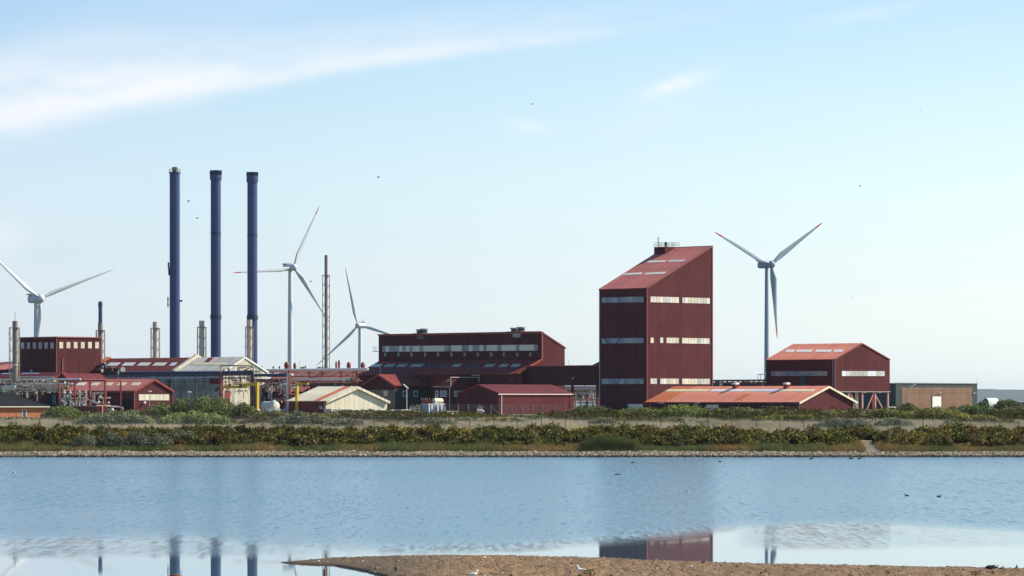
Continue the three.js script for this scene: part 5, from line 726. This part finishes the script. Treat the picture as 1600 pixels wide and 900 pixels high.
// a shrub: lobes of leaves over a short branching stem; every leaf a small face
function shrub(name, label, px0, px1, ytop, D, kind, o = {}) {
  const x0 = (px0 - 800) / F * D, x1 = (px1 - 800) / F * D, W = x1 - x0, p = V3((x0 + x1) / 2, 0, -D); p.y = GH(p.x, D) - .15; const H = Math.max(.8, at(800, ytop, D).y - p.y);
  const g = thing(name, label, o.cat ?? 'shrub', o.group, [p.x, p.y, p.z]); const lobes = [], n = o.lobes ?? Math.max(4, Math.round(W / H * 4) + 4);
  for (let k = 0; k < n; k++) { const t = (k + .5) / n * 2 - 1 + rr(-.12, .12), prof = Math.pow(Math.max(.06, 1 - t * t), .36) * (o.shape ? table(o.shape, t) : 1), r = H * rr(.30, .44) * lerp(.75, 1, prof); for (const q of [0, 1]) { const top = H * prof * rr(.86, 1.02), cy = q ? Math.max(r * .5, top - r) : Math.max(r * .3, top * .38); lobes.push([t * (W / 2 - r * .6) + rr(-.2, .2), cy, rr(-.5, .5) * Math.min(W * .35, H * .9) + (q ? 0 : r * .5), r * (q ? 1 : 1.1), rr(.7, 1.3)]); } }
  const area = lobes.reduce((s, l) => s + l[3] * l[3] * 6, 0), leaf = o.leaf ?? .30, count = Math.min(24000, Math.round(area / (leaf * leaf) * (o.dense ?? 2.1))), pos = [], nor = [], col = [], base = KIND[kind], alt = KIND[o.alt ?? kind];
  for (let i = 0; i < count; i++) {
    const l = lobes[Math.floor(rnd() * lobes.length)], th = rnd() * 6.283, cz = rr(-.6, 1), s = Math.sqrt(1 - cz * cz), rad = l[3] * (rnd() < .25 ? rr(.4, .85) : rr(.82, 1.08)) * lerp(.85, 1.15, noise(th * 1.6 + l[0], cz * 3 + l[1])), c = V3(l[0] + s * Math.cos(th) * rad, l[1] + cz * rad, l[2] + s * Math.sin(th) * rad); if (c.y < -.1) continue;
    const up = V3(s * Math.cos(th), cz, s * Math.sin(th)).multiplyScalar(.7).add(V3(rr(-1, 1), rr(-.6, 1), rr(-1, 1))).normalize(), a = V3(rr(-1, 1), rr(-1, 1) + (o.upright ?? 0), rr(-1, 1)).cross(up).normalize(), b = o.upright ? V3(rr(-.3, .3), 1, rr(-.3, .3)).normalize() : a.clone().cross(up).normalize(), L = leaf * rr(.7, 1.4) * (o.upright ? 1.6 : 1), w = leaf * rr(.5, .85) * (o.upright ? .5 : 1);
    const P = [c.clone().addScaledVector(b, -L / 2), c.clone().addScaledVector(a, w / 2), c.clone().addScaledVector(b, L / 2), c.clone().addScaledVector(a, -w / 2)], N = a.clone().cross(b).normalize(), mix = (o.alt && rnd() < .35) ? alt : base, v = l[4] * rr(.65, 1.35);
    for (const k of [0, 1, 2, 0, 2, 3]) { pos.push(P[k].x, P[k].y, P[k].z); nor.push(N.x, N.y, N.z); col.push(mix[0] * v, mix[1] * v, mix[2] * v); }
  }
  const geo = new THREE.BufferGeometry(); geo.setAttribute('position', new THREE.Float32BufferAttribute(pos, 3)); geo.setAttribute('normal', new THREE.Float32BufferAttribute(nor, 3)); geo.setAttribute('color', new THREE.Float32BufferAttribute(col, 3));
  const f = new THREE.Mesh(geo, LEAF); f.name = 'foliage'; g.add(f);
  const br = lobes.filter((l, i) => i % 2).map((l) => taper([V3(l[0] * .55, -.1, l[2] * .5), V3(l[0] * .8, l[1] * .5, l[2] * .8), V3(l[0], l[1] + l[3] * .4, l[2])], [.09, .06, .02], 5)); const s = new THREE.Mesh(merge(br), TWIG); s.name = 'stem'; g.add(s); return g;
}
const S = shrub;
S('willow_bush', 'largest rounded olive willow bush in front of the weathered hall', 218, 416, 615, 862, 'olive', { alt: 'dark', shape: [[-1, .85], [-.5, .86], [-.1, 1], [.15, 1], [.5, .95], [1, .7]], leaf: .32, dense: 2.2 });
S('willow_bush', 'pale green bush right under the largest willow bush', 244, 362, 640.5, 806, 'light', { alt: 'bright' });
S('willow_bush', 'pale green wide bush left of the largest willow bush', 118, 244, 640, 804, 'light', { alt: 'grey' });
S('round_bush', 'dark round bush at the end of the brick house', 66, 130, 631, 858, 'dark', { alt: 'bright' });
S('low_bush', 'low green scrub under the brick house window', -30, 74, 650.5, 850, 'olive', { alt: 'light' });
S('low_bush', 'small dark bush between the round bush and the yard wall', 120, 152, 642, 862, 'dark', { alt: 'bright' });
S('low_bush', 'small dark bush before the dark shed doorway', 172, 236, 639, 864, 'olive', { alt: 'dark' });
S('low_bush', 'dark end of scrub right of the largest willow bush', 386, 462, 640.5, 852, 'olive', { alt: 'brown' });
S('low_bush', 'grey green scrub before the process plant', 426, 522, 642.5, 806, 'grey', { alt: 'olive' });
S('low_bush', 'yellowish scrub under the cream shed corner', 478, 550, 644.5, 858, 'yellow', { alt: 'olive' });
S('low_bush', 'brownish bush before the white containers', 530, 594, 639.5, 858, 'brown', { alt: 'olive' });
S('low_bush', 'grey bush under the cream gable, closer to the fence', 506, 574, 652, 795, 'grey', { alt: 'brown' });
S('low_bush', 'mixed scrub before the last white container', 582, 652, 645.5, 852, 'brown', { alt: 'yellow' });
S('low_bush', 'green tuft at the foot of the transformer', 658, 686, 647.5, 880, 'bright', { alt: 'yellow' });
S('low_bush', 'grey green scrub before the transformer', 632, 720, 652.5, 800, 'grey', { alt: 'olive' });
S('low_bush', 'grey scrub before the switch cabinet', 702, 754, 651, 828, 'grey', { alt: 'light' });
S('low_bush', 'small green bush left of the ladder stand', 728, 756, 648.5, 872, 'olive', { alt: 'bright' });
S('low_bush', 'low grass green scrub before the dark shed gable', 744, 830, 651.5, 822, 'yellow', { alt: 'grey' });
S('low_bush', 'dark bush under the white downpipe of the plain red shed', 820, 858, 648, 850, 'dark', { alt: 'olive' });
S('low_bush', 'pale scrub under the long wall of the plain red shed', 853, 902, 648, 858, 'light', { alt: 'olive' });
S('round_bush', 'dark round bush at the right end of the plain red shed', 874, 974, 631, 868, 'dark', { alt: 'olive', shape: [[-1, .8], [-.3, 1], [.5, .95], [1, .7]] });
S('willow_bush', 'silvery grey bush in front of the dark round bush', 918, 970, 650, 800, 'silver', { alt: 'light' });
S('round_bush', 'green bush before the tower door', 950, 1036, 635, 868, 'olive', { alt: 'bright' });
S('round_bush', 'bright green rounded bush before the left end of the long low shed', 1006, 1120, 628, 862, 'bright', { alt: 'olive', shape: [[-1, .65], [-.2, .9], [.3, 1], [1, .75]] });
S('round_bush', 'dark small bush between the tower and the bright green bush', 964, 986, 648, 870, 'dark', {});
S('round_bush', 'green bush before the middle of the long low shed', 1088, 1206, 634.5, 860, 'olive', { alt: 'light' });
S('low_bush', 'brownish low scrub before the dark shed opening', 1158, 1232, 637.5, 872, 'brown', { alt: 'olive' });
S('low_bush', 'dark green tuft under the dark shed opening', 1186, 1214, 639.5, 888, 'dark', { alt: 'olive' });
S('low_bush', 'olive scrub below the corner of the long low shed', 1192, 1276, 640.5, 862, 'olive', { alt: 'brown' });
S('low_bush', 'yellow green scrub before the long low shed gable', 1166, 1316, 646.5, 838, 'yellow', { alt: 'olive' });
S('low_bush', 'mottled scrub under the right part of the long low shed gable', 1250, 1364, 639.5, 860, 'olive', { alt: 'yellow' });
S('willow_bush', 'wide grey green willow by the fence before the stilts', 1272, 1362, 652, 778, 'grey', { alt: 'dark' });
S('low_bush', 'olive dark foot of scrub below the wide willow', 1290, 1362, 671, 768, 'dark', { alt: 'olive' });
S('willow_bush', 'grey green willow right of the wide one by the fence', 1364, 1426, 651, 790, 'grey', { alt: 'light' });
S('low_bush', 'olive scrub before the stilts', 1326, 1432, 637.5, 862, 'olive', { alt: 'yellow' });
S('round_bush', 'dark round bush at the corner of the brown warehouse', 1403, 1436, 628, 955, 'dark', { alt: 'brown' });
S('low_bush', 'yellow green slope of scrub below the white gate', 1406, 1518, 634, 850, 'yellow', { alt: 'olive' });
S('low_bush', 'yellow low scrub running down to the right fence corner', 1480, 1566, 646.5, 822, 'yellow', { alt: 'bright' });
S('low_bush', 'dark bush left of the yellow low scrub', 1464, 1496, 648, 848, 'dark', { alt: 'olive' });
S('round_bush', 'dense green bush before the right end of the brown warehouse', 1468, 1570, 630.5, 872, 'dark', { alt: 'light' });
S('round_bush', 'green scrub at the right picture edge', 1538, 1656, 632.5, 862, 'olive', { alt: 'dark' });
S('round_bush', 'small tree like bush against the far hills', 1552, 1598, 622.5, 1120, 'dark', { alt: 'brown', leaf: .4 });
S('round_bush', 'small dark bush left of the arched tent', 1526, 1546, 625.5, 1130, 'dark', { leaf: .4 });
for (const [a, b, y, D, l] of [[112, 152, 672, 706, 'silvery buckthorn bush on the left bank, first of the row'], [158, 198, 670, 707, 'silvery buckthorn bush on the left bank, second of the row'], [202, 226, 668, 709, 'silvery buckthorn bush on the left bank, third of the row'], [224, 268, 671, 706, 'silvery buckthorn bush on the left bank, fourth of the row'], [262, 306, 664, 712, 'tall silvery buckthorn bush at the top of the left bank'], [800, 850, 672, 712, 'silvery buckthorn bush on the bank before the plain red shed']]) S('buckthorn_bush', l, a - 4, b + 4, y + 3, D - 1, 'silver', { alt: 'dark', leaf: .28, lobes: 5 });

// scrub on the bank, dry grass, reeds, stones: more than anyone could count
function scatter(name, label, cat, geo, m, places, tint) {
  const im = new THREE.InstancedMesh(geo, m, places.length), M4 = new THREE.Matrix4(), q = new THREE.Quaternion(), e = new THREE.Euler(), c = new THREE.Color();
  places.forEach(([x, y, z, s, v, sy], i) => { e.set(rr(-.35, .35), rnd() * 6.283, rr(-.35, .35)); q.setFromEuler(e); M4.compose(V3(x, y, z), q, V3(s, s * (sy ?? 1), s)); im.setMatrixAt(i, M4); tint(c, x, z, v, y); im.setColorAt(i, c); });
  im.name = name; scene.add(im); tag(im, label, cat, null, 'stuff');
}
function clumpGeo(n, leaf, R) { const pos = [], nor = []; for (let i = 0; i < n; i++) { const c = V3(rr(-1, 1), rr(-1, 1), rr(-1, 1)).multiplyScalar(R), u = V3(rr(-1, 1), rr(-.3, 1), rr(-1, 1)).normalize(), a = V3(rr(-1, 1), rr(-1, 1), rr(-1, 1)).cross(u).normalize(), b = a.clone().cross(u), L = leaf * rr(.7, 1.3), w = leaf * rr(.35, .55), P = [c.clone().addScaledVector(b, -L / 2), c.clone().addScaledVector(a, w / 2), c.clone().addScaledVector(b, L / 2), c.clone().addScaledVector(a, -w / 2)]; for (const k of [0, 1, 2, 0, 2, 3]) { pos.push(P[k].x, P[k].y, P[k].z); nor.push(u.x, u.y, u.z); } } const g = new THREE.BufferGeometry(); g.setAttribute('position', new THREE.Float32BufferAttribute(pos, 3)); g.setAttribute('normal', new THREE.Float32BufferAttribute(nor, 3)); return g; }
function bladesGeo(n, h, spread, wd = .02) { const pos = [], nor = []; for (let i = 0; i < n; i++) { const x = rr(-spread, spread), z = rr(-spread, spread), lx = rr(-.3, .3), lz = rr(-.3, .3), t = rnd() * 3.14, wx = Math.cos(t) * wd, wz = Math.sin(t) * wd, H = h * rr(.6, 1.15); pos.push(x - wx, -.1, z - wz, x + wx, -.1, z + wz, x + lx * H, H, z + lz * H); for (let k = 0; k < 3; k++) nor.push(-wz / wd, .3, wx / wd); } const g = new THREE.BufferGeometry(); g.setAttribute('position', new THREE.Float32BufferAttribute(pos, 3)); g.setAttribute('normal', new THREE.Float32BufferAttribute(nor, 3)); return g; }
const INST = new THREE.MeshPhysicalMaterial({ color: 0xffffff, roughness: .85, specularIntensity: .2, side: THREE.DoubleSide, transmission: .15, thickness: 0 }); INST.name = 'scrub_leaves';
const gapAt = (x, d) => Math.exp(-Math.pow((x - (1352 - 800) / F * 716) / 1.8, 2)) * sstep(726, 716, d);   // the bare sandy break in the scrub
{ // rose scrub on the bank
  const edgeL = (x) => 705.6 + 7 * (fbm(x * .05 + 9, 1, 4) - .35), edgeU = (x) => 738 + 14 * (fbm(x * .05, 77, 3) - .5), P = [], tones = [[.115, .13, .042], [.17, .17, .048], [.085, .108, .038], [.145, .12, .058], [.22, .205, .058], [.10, .125, .05], [.075, .092, .034]];
  for (let k = 0; k < 2000; k++) {                      // many bushes of their own size, height and tone, grown into one another
    const x = rr(-118, 118), t = Math.pow(rnd(), 1.2), d = lerp(edgeL(x), edgeU(x), t); if (gapAt(x, d) > .3) continue;
    const r = rr(.5, 1.45) * lerp(.8, 1.15, fbm(x * .08 + 30, d * .08, 2)), hh = r * rr(.7, 1.15) + .25 * sstep(0, .2, t) + .45 * (fbm(x * .1 + 50, 9, 2) - .2), tone = Math.floor(clamp(fbm(x * .11 + 3, d * .12, 3) * 1.5 - .3 + rr(-.25, .25), 0, .999) * 7), v = rr(.7, 1.3), y0 = GH(x, d), n = Math.round(70 * r * r + 30);
    for (let i = 0; i < n; i++) { const th = rnd() * 6.283, c = Math.pow(rnd(), .8), s = Math.sqrt(1 - c * c), q = rnd() < .15 ? rr(1, 1.3) : rr(.72, 1.08); P.push([x + s * Math.cos(th) * r * q, y0 + c * hh * q, -d + s * Math.sin(th) * r * q, rr(.55, 1.35), v * rr(.6, 1.45) + 10 * tone]); }
  }
  scatter('rose_scrub', 'continuous belt of dark olive rose scrub along the bank', 'scrub', clumpGeo(9, .34, .25), INST, P, (c, x, z, w) => { const m = tones[Math.floor(w / 10)], v = w % 10 * 1.75; c.setRGB(m[0] * v, m[1] * v, m[2] * v); });
}
{ // mixed low scrub between the dry grass and the buildings
  const P = []; for (let i = 0; i < 60000; i++) { const d = lerp(806, 912, rnd()), x = rr(-.15, .15) * d, n = fbm(x * .09 + 21, d * .045, 4) + .14 * sstep(6, 20, x) * sstep(835, 855, d), m = sstep(.47, .62, n) * sstep(806, 832, d) * sstep(914, 890, d); if (m < .12 || 800 + x / d * F < 92) continue; const h = m * (.35 + (1.3 + .9 * sstep(6, 20, x)) * noise(x * .35, d * .3) + .3 * noise(x * 1.2, d)), f = Math.pow(rnd(), .5); P.push([x, GH(x, d) + h * f, -d, rr(.7, 1.3), (.7 + .6 * noise(x * .4 + 3, d * .4))]); }
  scatter('heath_scrub', 'patchy low scrub between the dry grass and the plant', 'scrub', clumpGeo(9, .32, .28), INST, P, (c, x, z, v) => { const n = fbm(x * .05 + 13, z * .05, 3), r = rnd(), m = n < .42 ? (r < .6 ? KIND.olive : KIND.dark) : n < .55 ? (r < .5 ? KIND.grey : r < .75 ? KIND.brown : KIND.olive) : (r < .5 ? KIND.yellow : r < .8 ? KIND.bright : KIND.olive); c.setRGB(m[0] * v, m[1] * v, m[2] * v); });
}
{ // dry grass behind the fence and on the bank, green grass by the stones
  const P = []; for (let i = 0; i < 90000; i++) { const d = lerp(742, 862, Math.pow(rnd(), 1.3)), x = rr(-.16, .16) * d; if (d > 812 && rnd() < sstep(812, 862, d) * lerp(.4, 1.2, fbm(x * .06, d * .05, 3))) continue; P.push([x, GH(x, d), -d, rr(.6, 1.2) * (.6 + .7 * fbm(x * .08, d * .05, 3)), rr(.75, 1.25) * lerp(.75, 1.2, fbm(x * .1, d * .03, 4))]); }
  scatter('dry_grass', 'field of pale dry grass on both sides of the wire fence', 'grass', bladesGeo(9, .85, .4, .022), INST, P, (c, x, z, v) => { const g = rnd() < .2 + .3 * sstep(.5, .7, fbm(x * .05 + 5, z * .04, 3)); c.setRGB((g ? .26 : .56) * v, (g ? .25 : .46) * v, (g ? .12 : .34) * v); });
  const Q = []; for (let i = 0; i < 90000; i++) { const x = rr(-118, 118), d = rr(698, 711), s = fbm(x * .12, 3, 3); if (gapAt(x, d) > .6 || d < 698.2 + 2.2 * (1 - s)) continue; Q.push([x, GH(x, d), -d, rr(.5, 1.15) * (.3 + 1.3 * s * s + .6 * noise(x * .8, d)), rr(.6, 1.35)]); }
  scatter('bank_grass', 'fringe of rough yellow green grass between scrub and stones', 'grass', bladesGeo(9, .8, .28, .02), INST, Q, (c, x, z, v) => { const t = fbm(x * .2, 8, 3); c.setRGB(lerp(.10, .30, t * t * 1.6) * v, lerp(.12, .22, t) * v, lerp(.035, .085, t) * v); });
  const R = []; for (let i = 0; i < 5200; i++) { const t = rr(-1, 1), x = (953 - 800) / F * 702 + t * 4.6, d = rr(699.5, 705), p = Math.sqrt(1 - t * t) * lerp(.75, 1.1, noise(x * 1.3, 4)); R.push([x, GH(x, d), -d, rr(.8, 1.15) * (.35 + p), rr(.6, 1.2)]); }
  scatter('reeds', 'dark green clump of tall reeds standing at the stony edge', 'reeds', bladesGeo(7, 1.75, .16, .018), INST, R, (c, x, z, v) => c.setRGB(.10 * v, .115 * v, .035 * v));
}
{ // stones along the water
  const g = new THREE.IcosahedronGeometry(.5, 1), p = g.attributes.position; for (let i = 0; i < p.count; i++) { const v = V3().fromBufferAttribute(p, i), k = .72 + .5 * noise(v.x * 3 + 9, v.y * 3 + v.z * 2 + 9); p.setXYZ(i, v.x * k * 1.2, v.y * k * .8, v.z * k); } g.deleteAttribute('uv'); g.computeVertexNormals();
  const P = []; for (let i = 0; i < 46000; i++) { const x = rr(-118, 118), d = lerp(691.2, 697.2 + 2.4 * noise(x * .35, 6) * noise(x * .06, 2), Math.pow(rnd(), 1.15)) - shoreShift(x) * .9; P.push([x, GH(x, d) + rr(-.02, .14), -d, rr(.16, .42) * (rnd() < .05 ? 1.6 : 1), rr(.3, 1.6)]); }
  scatter('shore_stones', 'band of pale loose stones along the far waterline', 'stones', g, mat('stone', 1, 1, 1, { roughness: .85, specularIntensity: .3 }), P, (c, x, z, v, y) => { const wet = y < .2 ? .35 : 1; c.setRGB(.26 * v * wet, .215 * v * wet, .16 * v * wet); });
  const s = []; const pos = []; // the sandy break
  const x0 = (1352 - 800) / F * 716; top('sand_patch', (() => { const G = new THREE.PlaneGeometry(4.2, 8, 24, 30).rotateX(-Math.PI / 2), q = G.attributes.position; for (let i = 0; i < q.count; i++) { const X = q.getX(i) + x0, d = 717.5 - q.getZ(i), e = Math.min(1, (1 - Math.abs(q.getX(i)) / 2.1) * 2) * Math.min(1, (1 - Math.abs(q.getZ(i)) / 4) * 2); q.setXYZ(i, X + .3 * noise(d, 3), GH(X, d) + lerp(-.25, .22, e) + .3 * (fbm(X * 1.4, d * .8, 3) - .5), -d); } G.computeVertexNormals(); return boxUV(G); })(), mat('sand', .34, .24, .14, { map: TX.mottle, roughness: .95, specularIntensity: .1, side: THREE.DoubleSide }), 'bare sandy break in the scrub before the stilted shed', null, null, 'structure');
}
// ---------------------------------------------------------------- the mudflat in the foreground and what is on it
const wd = (py, h = 0) => (EYE - h) * F / (py - HORIZON);
const farEdge = [[438, 878.6], [455, 878], [480, 875.6], [520, 873], [560, 871.4], [600, 870.4], [700, 869], [800, 869.4], [900, 872], [1000, 876], [1100, 880], [1200, 882.4], [1300, 884.2], [1450, 887], [1600, 889.6], [1750, 892]];
const nearEdge = [[438, 878.8], [455, 880.3], [500, 882.6], [525, 884.2], [545, 888], [570, 893], [600, 900.4], [640, 915], [700, 940], [760, 985], [900, 1010], [1750, 1010]];
const barH = (x, d) => { const px = 800 + x / d * F; if (px < 439) return -.3; const a = wd(table(farEdge, px), .02), b = wd(table(nearEdge, px)), e = Math.min(a - d, (d - b) * .9) ; const lump = fbm(x * 1.1, d * .22, 4) - .5 - .5 * Math.pow(1 - Math.abs(2 * noise(x * 1.6 + 40, d * .5) - 1), 5), fine = noise(x * 5, d * 1.3) * .5 + noise(x * 11, d * 3) * .5 - .5; const w = sstep(-.6, 5, e); return lerp(-.18, .10, sstep(-2.2, .9, e + 1.1 * (noise(x * .9, d * .3) - .5))) + w * (.13 + .15 * lump + .10 * fine) * sstep(440, 640, px); };
{
  const xs = [], ds = []; for (let x = -14.5; x <= 36; x += .09) xs.push(x); for (let d = 150; d < 215; d += 2) ds.push(d); for (let d = 215; d <= 257; d += .3) ds.push(d);
  const pos = [], col = [], uv = [], idx = [], w = xs.length;
  for (const d of ds) for (const x of xs) { const h = barH(x, d), px = 800 + x / d * F, wet = sstep(.16, .0, h), dry = sstep(600, 760, px) * lerp(.4, 1, fbm(x * .5, d * .12, 3)), v = lerp(.72, 1.25, fbm(x * 2.2, d * .6, 4)); pos.push(x, h, -d); uv.push(x, d); const A = [.115, .086, .058], B = [.25, .155, .085]; col.push(...[0, 1, 2].map((k) => lerp(A[k], B[k], dry) * v * lerp(1, .42, wet))); }
  for (let j = 0; j < ds.length - 1; j++) for (let i = 0; i < w - 1; i++) { const a = j * w + i; if (Math.max(pos[a * 3 + 1], pos[(a + 1) * 3 + 1], pos[(a + w) * 3 + 1], pos[(a + w + 1) * 3 + 1]) < -.05) continue; idx.push(a, a + 1, a + w, a + 1, a + w + 1, a + w); }
  const g = new THREE.BufferGeometry(); g.setAttribute('position', new THREE.Float32BufferAttribute(pos, 3)); g.setAttribute('color', new THREE.Float32BufferAttribute(col, 3)); g.setAttribute('uv', new THREE.Float32BufferAttribute(uv, 2)); g.setIndex(idx); g.computeVertexNormals();
  top('mudflat', g, mat('mud', 1, 1, 1, { vertexColors: true, roughness: .9, specularIntensity: .25 }), 'low brown mudflat with a pointed tip reaching into the lake', null, null, 'structure');
}
const onBar = (px, py) => { const d = wd(py, .2), x = (px - 800) / F * d; return V3(x, Math.max(0, barH(x, d)), -d); };
{ // pebbles and clods
  const g = new THREE.IcosahedronGeometry(.5, 1); g.deleteAttribute('uv'); const p = g.attributes.position; for (let i = 0; i < p.count; i++) { const v = V3().fromBufferAttribute(p, i), k = .75 + .5 * noise(v.x * 3 + 9, v.y * 3 + v.z * 2 + 9); p.setXYZ(i, v.x * k * 1.3, v.y * k * .7, v.z * k); } g.computeVertexNormals();
  const P = []; for (let i = 0; i < 9000; i++) { const d = rr(218, 253), x = rr(-12, 33), h = barH(x, d); if (h < .03) continue; P.push([x, h, -d, rr(.03, .10) * (rnd() < .03 ? 2.2 : 1), rnd()]); }
  scatter('pebbles', 'clods, shells and pebbles strewn over the mudflat', 'pebbles', g, mat('pebble', 1, 1, 1, { roughness: .9, specularIntensity: .2 }), P, (c, x, z, v) => v > .965 ? c.setRGB(.62, .58, .5) : c.setRGB(.10 + .2 * v, .075 + .13 * v, .05 + .08 * v));
  const boulder = (px, py, s, label, m) => { const o = onBar(px, py), b = new THREE.IcosahedronGeometry(.5, 3), q = b.attributes.position; for (let i = 0; i < q.count; i++) { const v = V3().fromBufferAttribute(q, i), k = .8 + .45 * fbm(v.x * 2.4 + 9 + px, v.y * 2.4 + v.z * 1.7 + 9, 3); q.setXYZ(i, v.x * k, v.y * k, v.z * k); } b.scale(...s).computeVertexNormals(); const t = top('boulder', boxUV(b), m, label, 'stone'); t.position.copy(o).add(V3(0, s[1] * .3, 0)); };
  boulder(620, 892.5, [.24, .32, .2], 'small upright brown stone on the mudflat near its tip', mat('boulder', .30, .20, .13, { map: TX.mottle, roughness: .9 }));
  boulder(274.5, 905, [.82, .62, .8], 'rounded reddish boulder breaking the calm water under the chimney reflection', mat('red_boulder', .20, .085, .065, { map: TX.mottle, roughness: .8 }));
  const hump = onBar(1548, 889.5), sw = thing('seaweed_heap', 'low black heap of washed up seaweed on the mudflat rim', 'seaweed', null, [hump.x, hump.y, hump.z]); part('heap', (() => { const b = new THREE.IcosahedronGeometry(.5, 3), q = b.attributes.position; for (let i = 0; i < q.count; i++) { const v = V3().fromBufferAttribute(q, i), k = .85 + .4 * fbm(v.x * 6 + 9, v.y * 6 + v.z * 4 + 9, 3); q.setXYZ(i, v.x * k * .66, Math.max(-.05, v.y * k * .40), v.z * k * .5); } b.computeVertexNormals(); return b; })(), M.black, sw);
  for (let k = 0; k < 7; k++) part('strand', taper([V3(rr(-.25, .25), .12, rr(-.1, .1)), V3(rr(-.3, .3), .2, rr(-.1, .1)), V3(rr(-.3, .3), .14, .1)], [.02, .02, .008], 5), M.black, sw);
}
// a weathered stake in the water before the tip
{ const d = wd(899), x = (507 - 800) / F * d, g = thing('wooden_stake', 'weathered brown wooden stake standing in calm water below the mudflat tip', 'post', null, [x, 0, -d]); part('post', taper([V3(0, -.4, 0), V3(.01, .1, 0), V3(.0, .34, 0)], [.07, .075, .06], 8), mat('stake', .20, .12, .07, { map: TX.streak, roughness: .9 }), g); part('top', new THREE.CylinderGeometry(.062, .062, .03, 8).translate(0, .35, 0), mat('stake_end', .4, .26, .15), g); }
// birds on the flat
function standing(px, py, s, turn, m, wing, label, cat, name) { const p = onBar(px, py), g = thing(name, label, cat, null, [p.x, p.y, p.z], turn); part('body', taper([V3(-.30, .20, 0), V3(-.18, .21, 0), V3(0, .22, 0), V3(.13, .27, 0), V3(.18, .36, 0), V3(.21, .42, 0), V3(.27, .425, 0), V3(.31, .41, 0)].map((q) => q.multiplyScalar(s)), [.015, .065, .095, .085, .045, .052, .035, .012].map((r) => r * s), 10), m, g); for (const z of [-1, 1]) { part('wing', taper([V3(.1, .27, .07 * z), V3(-.08, .24, .085 * z), V3(-.34, .2, .02 * z)].map((q) => q.multiplyScalar(s)), [.03, .05, .008].map((r) => r * s), 8), wing, g); part('leg', bar(V3(.01 * s, .16 * s, .035 * z * s), V3(.02 * s, 0, .04 * z * s), .008 * s, 5), BM.bill, g); } part('bill', new THREE.ConeGeometry(.014 * s, .06 * s, 6).rotateZ(-1.7).translate(.33 * s, .405 * s, 0), BM.bill, g); }
standing(909, 899, 1.05, 3.4, BM.gull, BM.wing, 'white gull standing on the mudflat beside a green tuft', 'gull', 'gull'); standing(739.5, 905, .95, .4, BM.gull, BM.wing, 'white gull half hidden by the lower picture edge', 'gull', 'gull');
for (const [px, py, s, t, l] of [[1556.8, 891, .5, .5, 'small dark wader nearest the seaweed heap'], [1564.5, 891, .5, .3, 'small dark wader second from the seaweed heap'], [1568.4, 891.6, .3, 2.8, 'smallest dark wader low behind the second one'], [1588.5, 891, .55, 1.4, 'dark wader standing alone at the far right of the flat']]) standing(px, py, s, t, BM.fly, BM.fly, l, 'wader', 'wader');
standing(1101.5, 881.5, .45, .2, BM.wing, BM.fly, 'small grey wader at the rim before the tower reflection', 'wader', 'wader'); standing(985, 876.3, .35, 2.6, BM.fly, BM.fly, 'tiny dark wader at the rim left of the tower reflection', 'wader', 'wader');
// green tufts
for (const [px, py, s, l] of [[921, 900, .42, 'bright green tuft beside the standing gull'], [1524, 899.5, .34, 'bright green tuft on the flat below the seaweed heap'], [1388, 896.6, .2, 'tiny green tuft midway along the flat']]) { const p = onBar(px, py), g = thing('green_tuft', l, 'plant', null, [p.x, p.y, p.z]), geo = clumpGeo(70, .16 * s / .4, .3 * s / .42); geo.scale(1, .62, 1).translate(0, .14 * s / .4, 0); geo.setAttribute('color', new THREE.Float32BufferAttribute([...Array(geo.attributes.position.count)].flatMap((_, i) => { const v = .75 + .5 * hash(Math.floor(i / 6), 4); return [.25 * v, .34 * v, .04 * v]; }), 3)); const f = new THREE.Mesh(geo, LEAF); f.name = 'foliage'; g.add(f); part('stem', [0, 1, 2, 3].map((k) => bar(V3(0, -.05, 0), V3(.12 * s * (k - 1.5), .3 * s, .05 * (k % 2)), .01, 4)), TWIG, g); }

scene.traverse((o) => { if (o.isMesh) { o.castShadow = true; o.receiveShadow = true; } });
renderer.render(scene, camera);
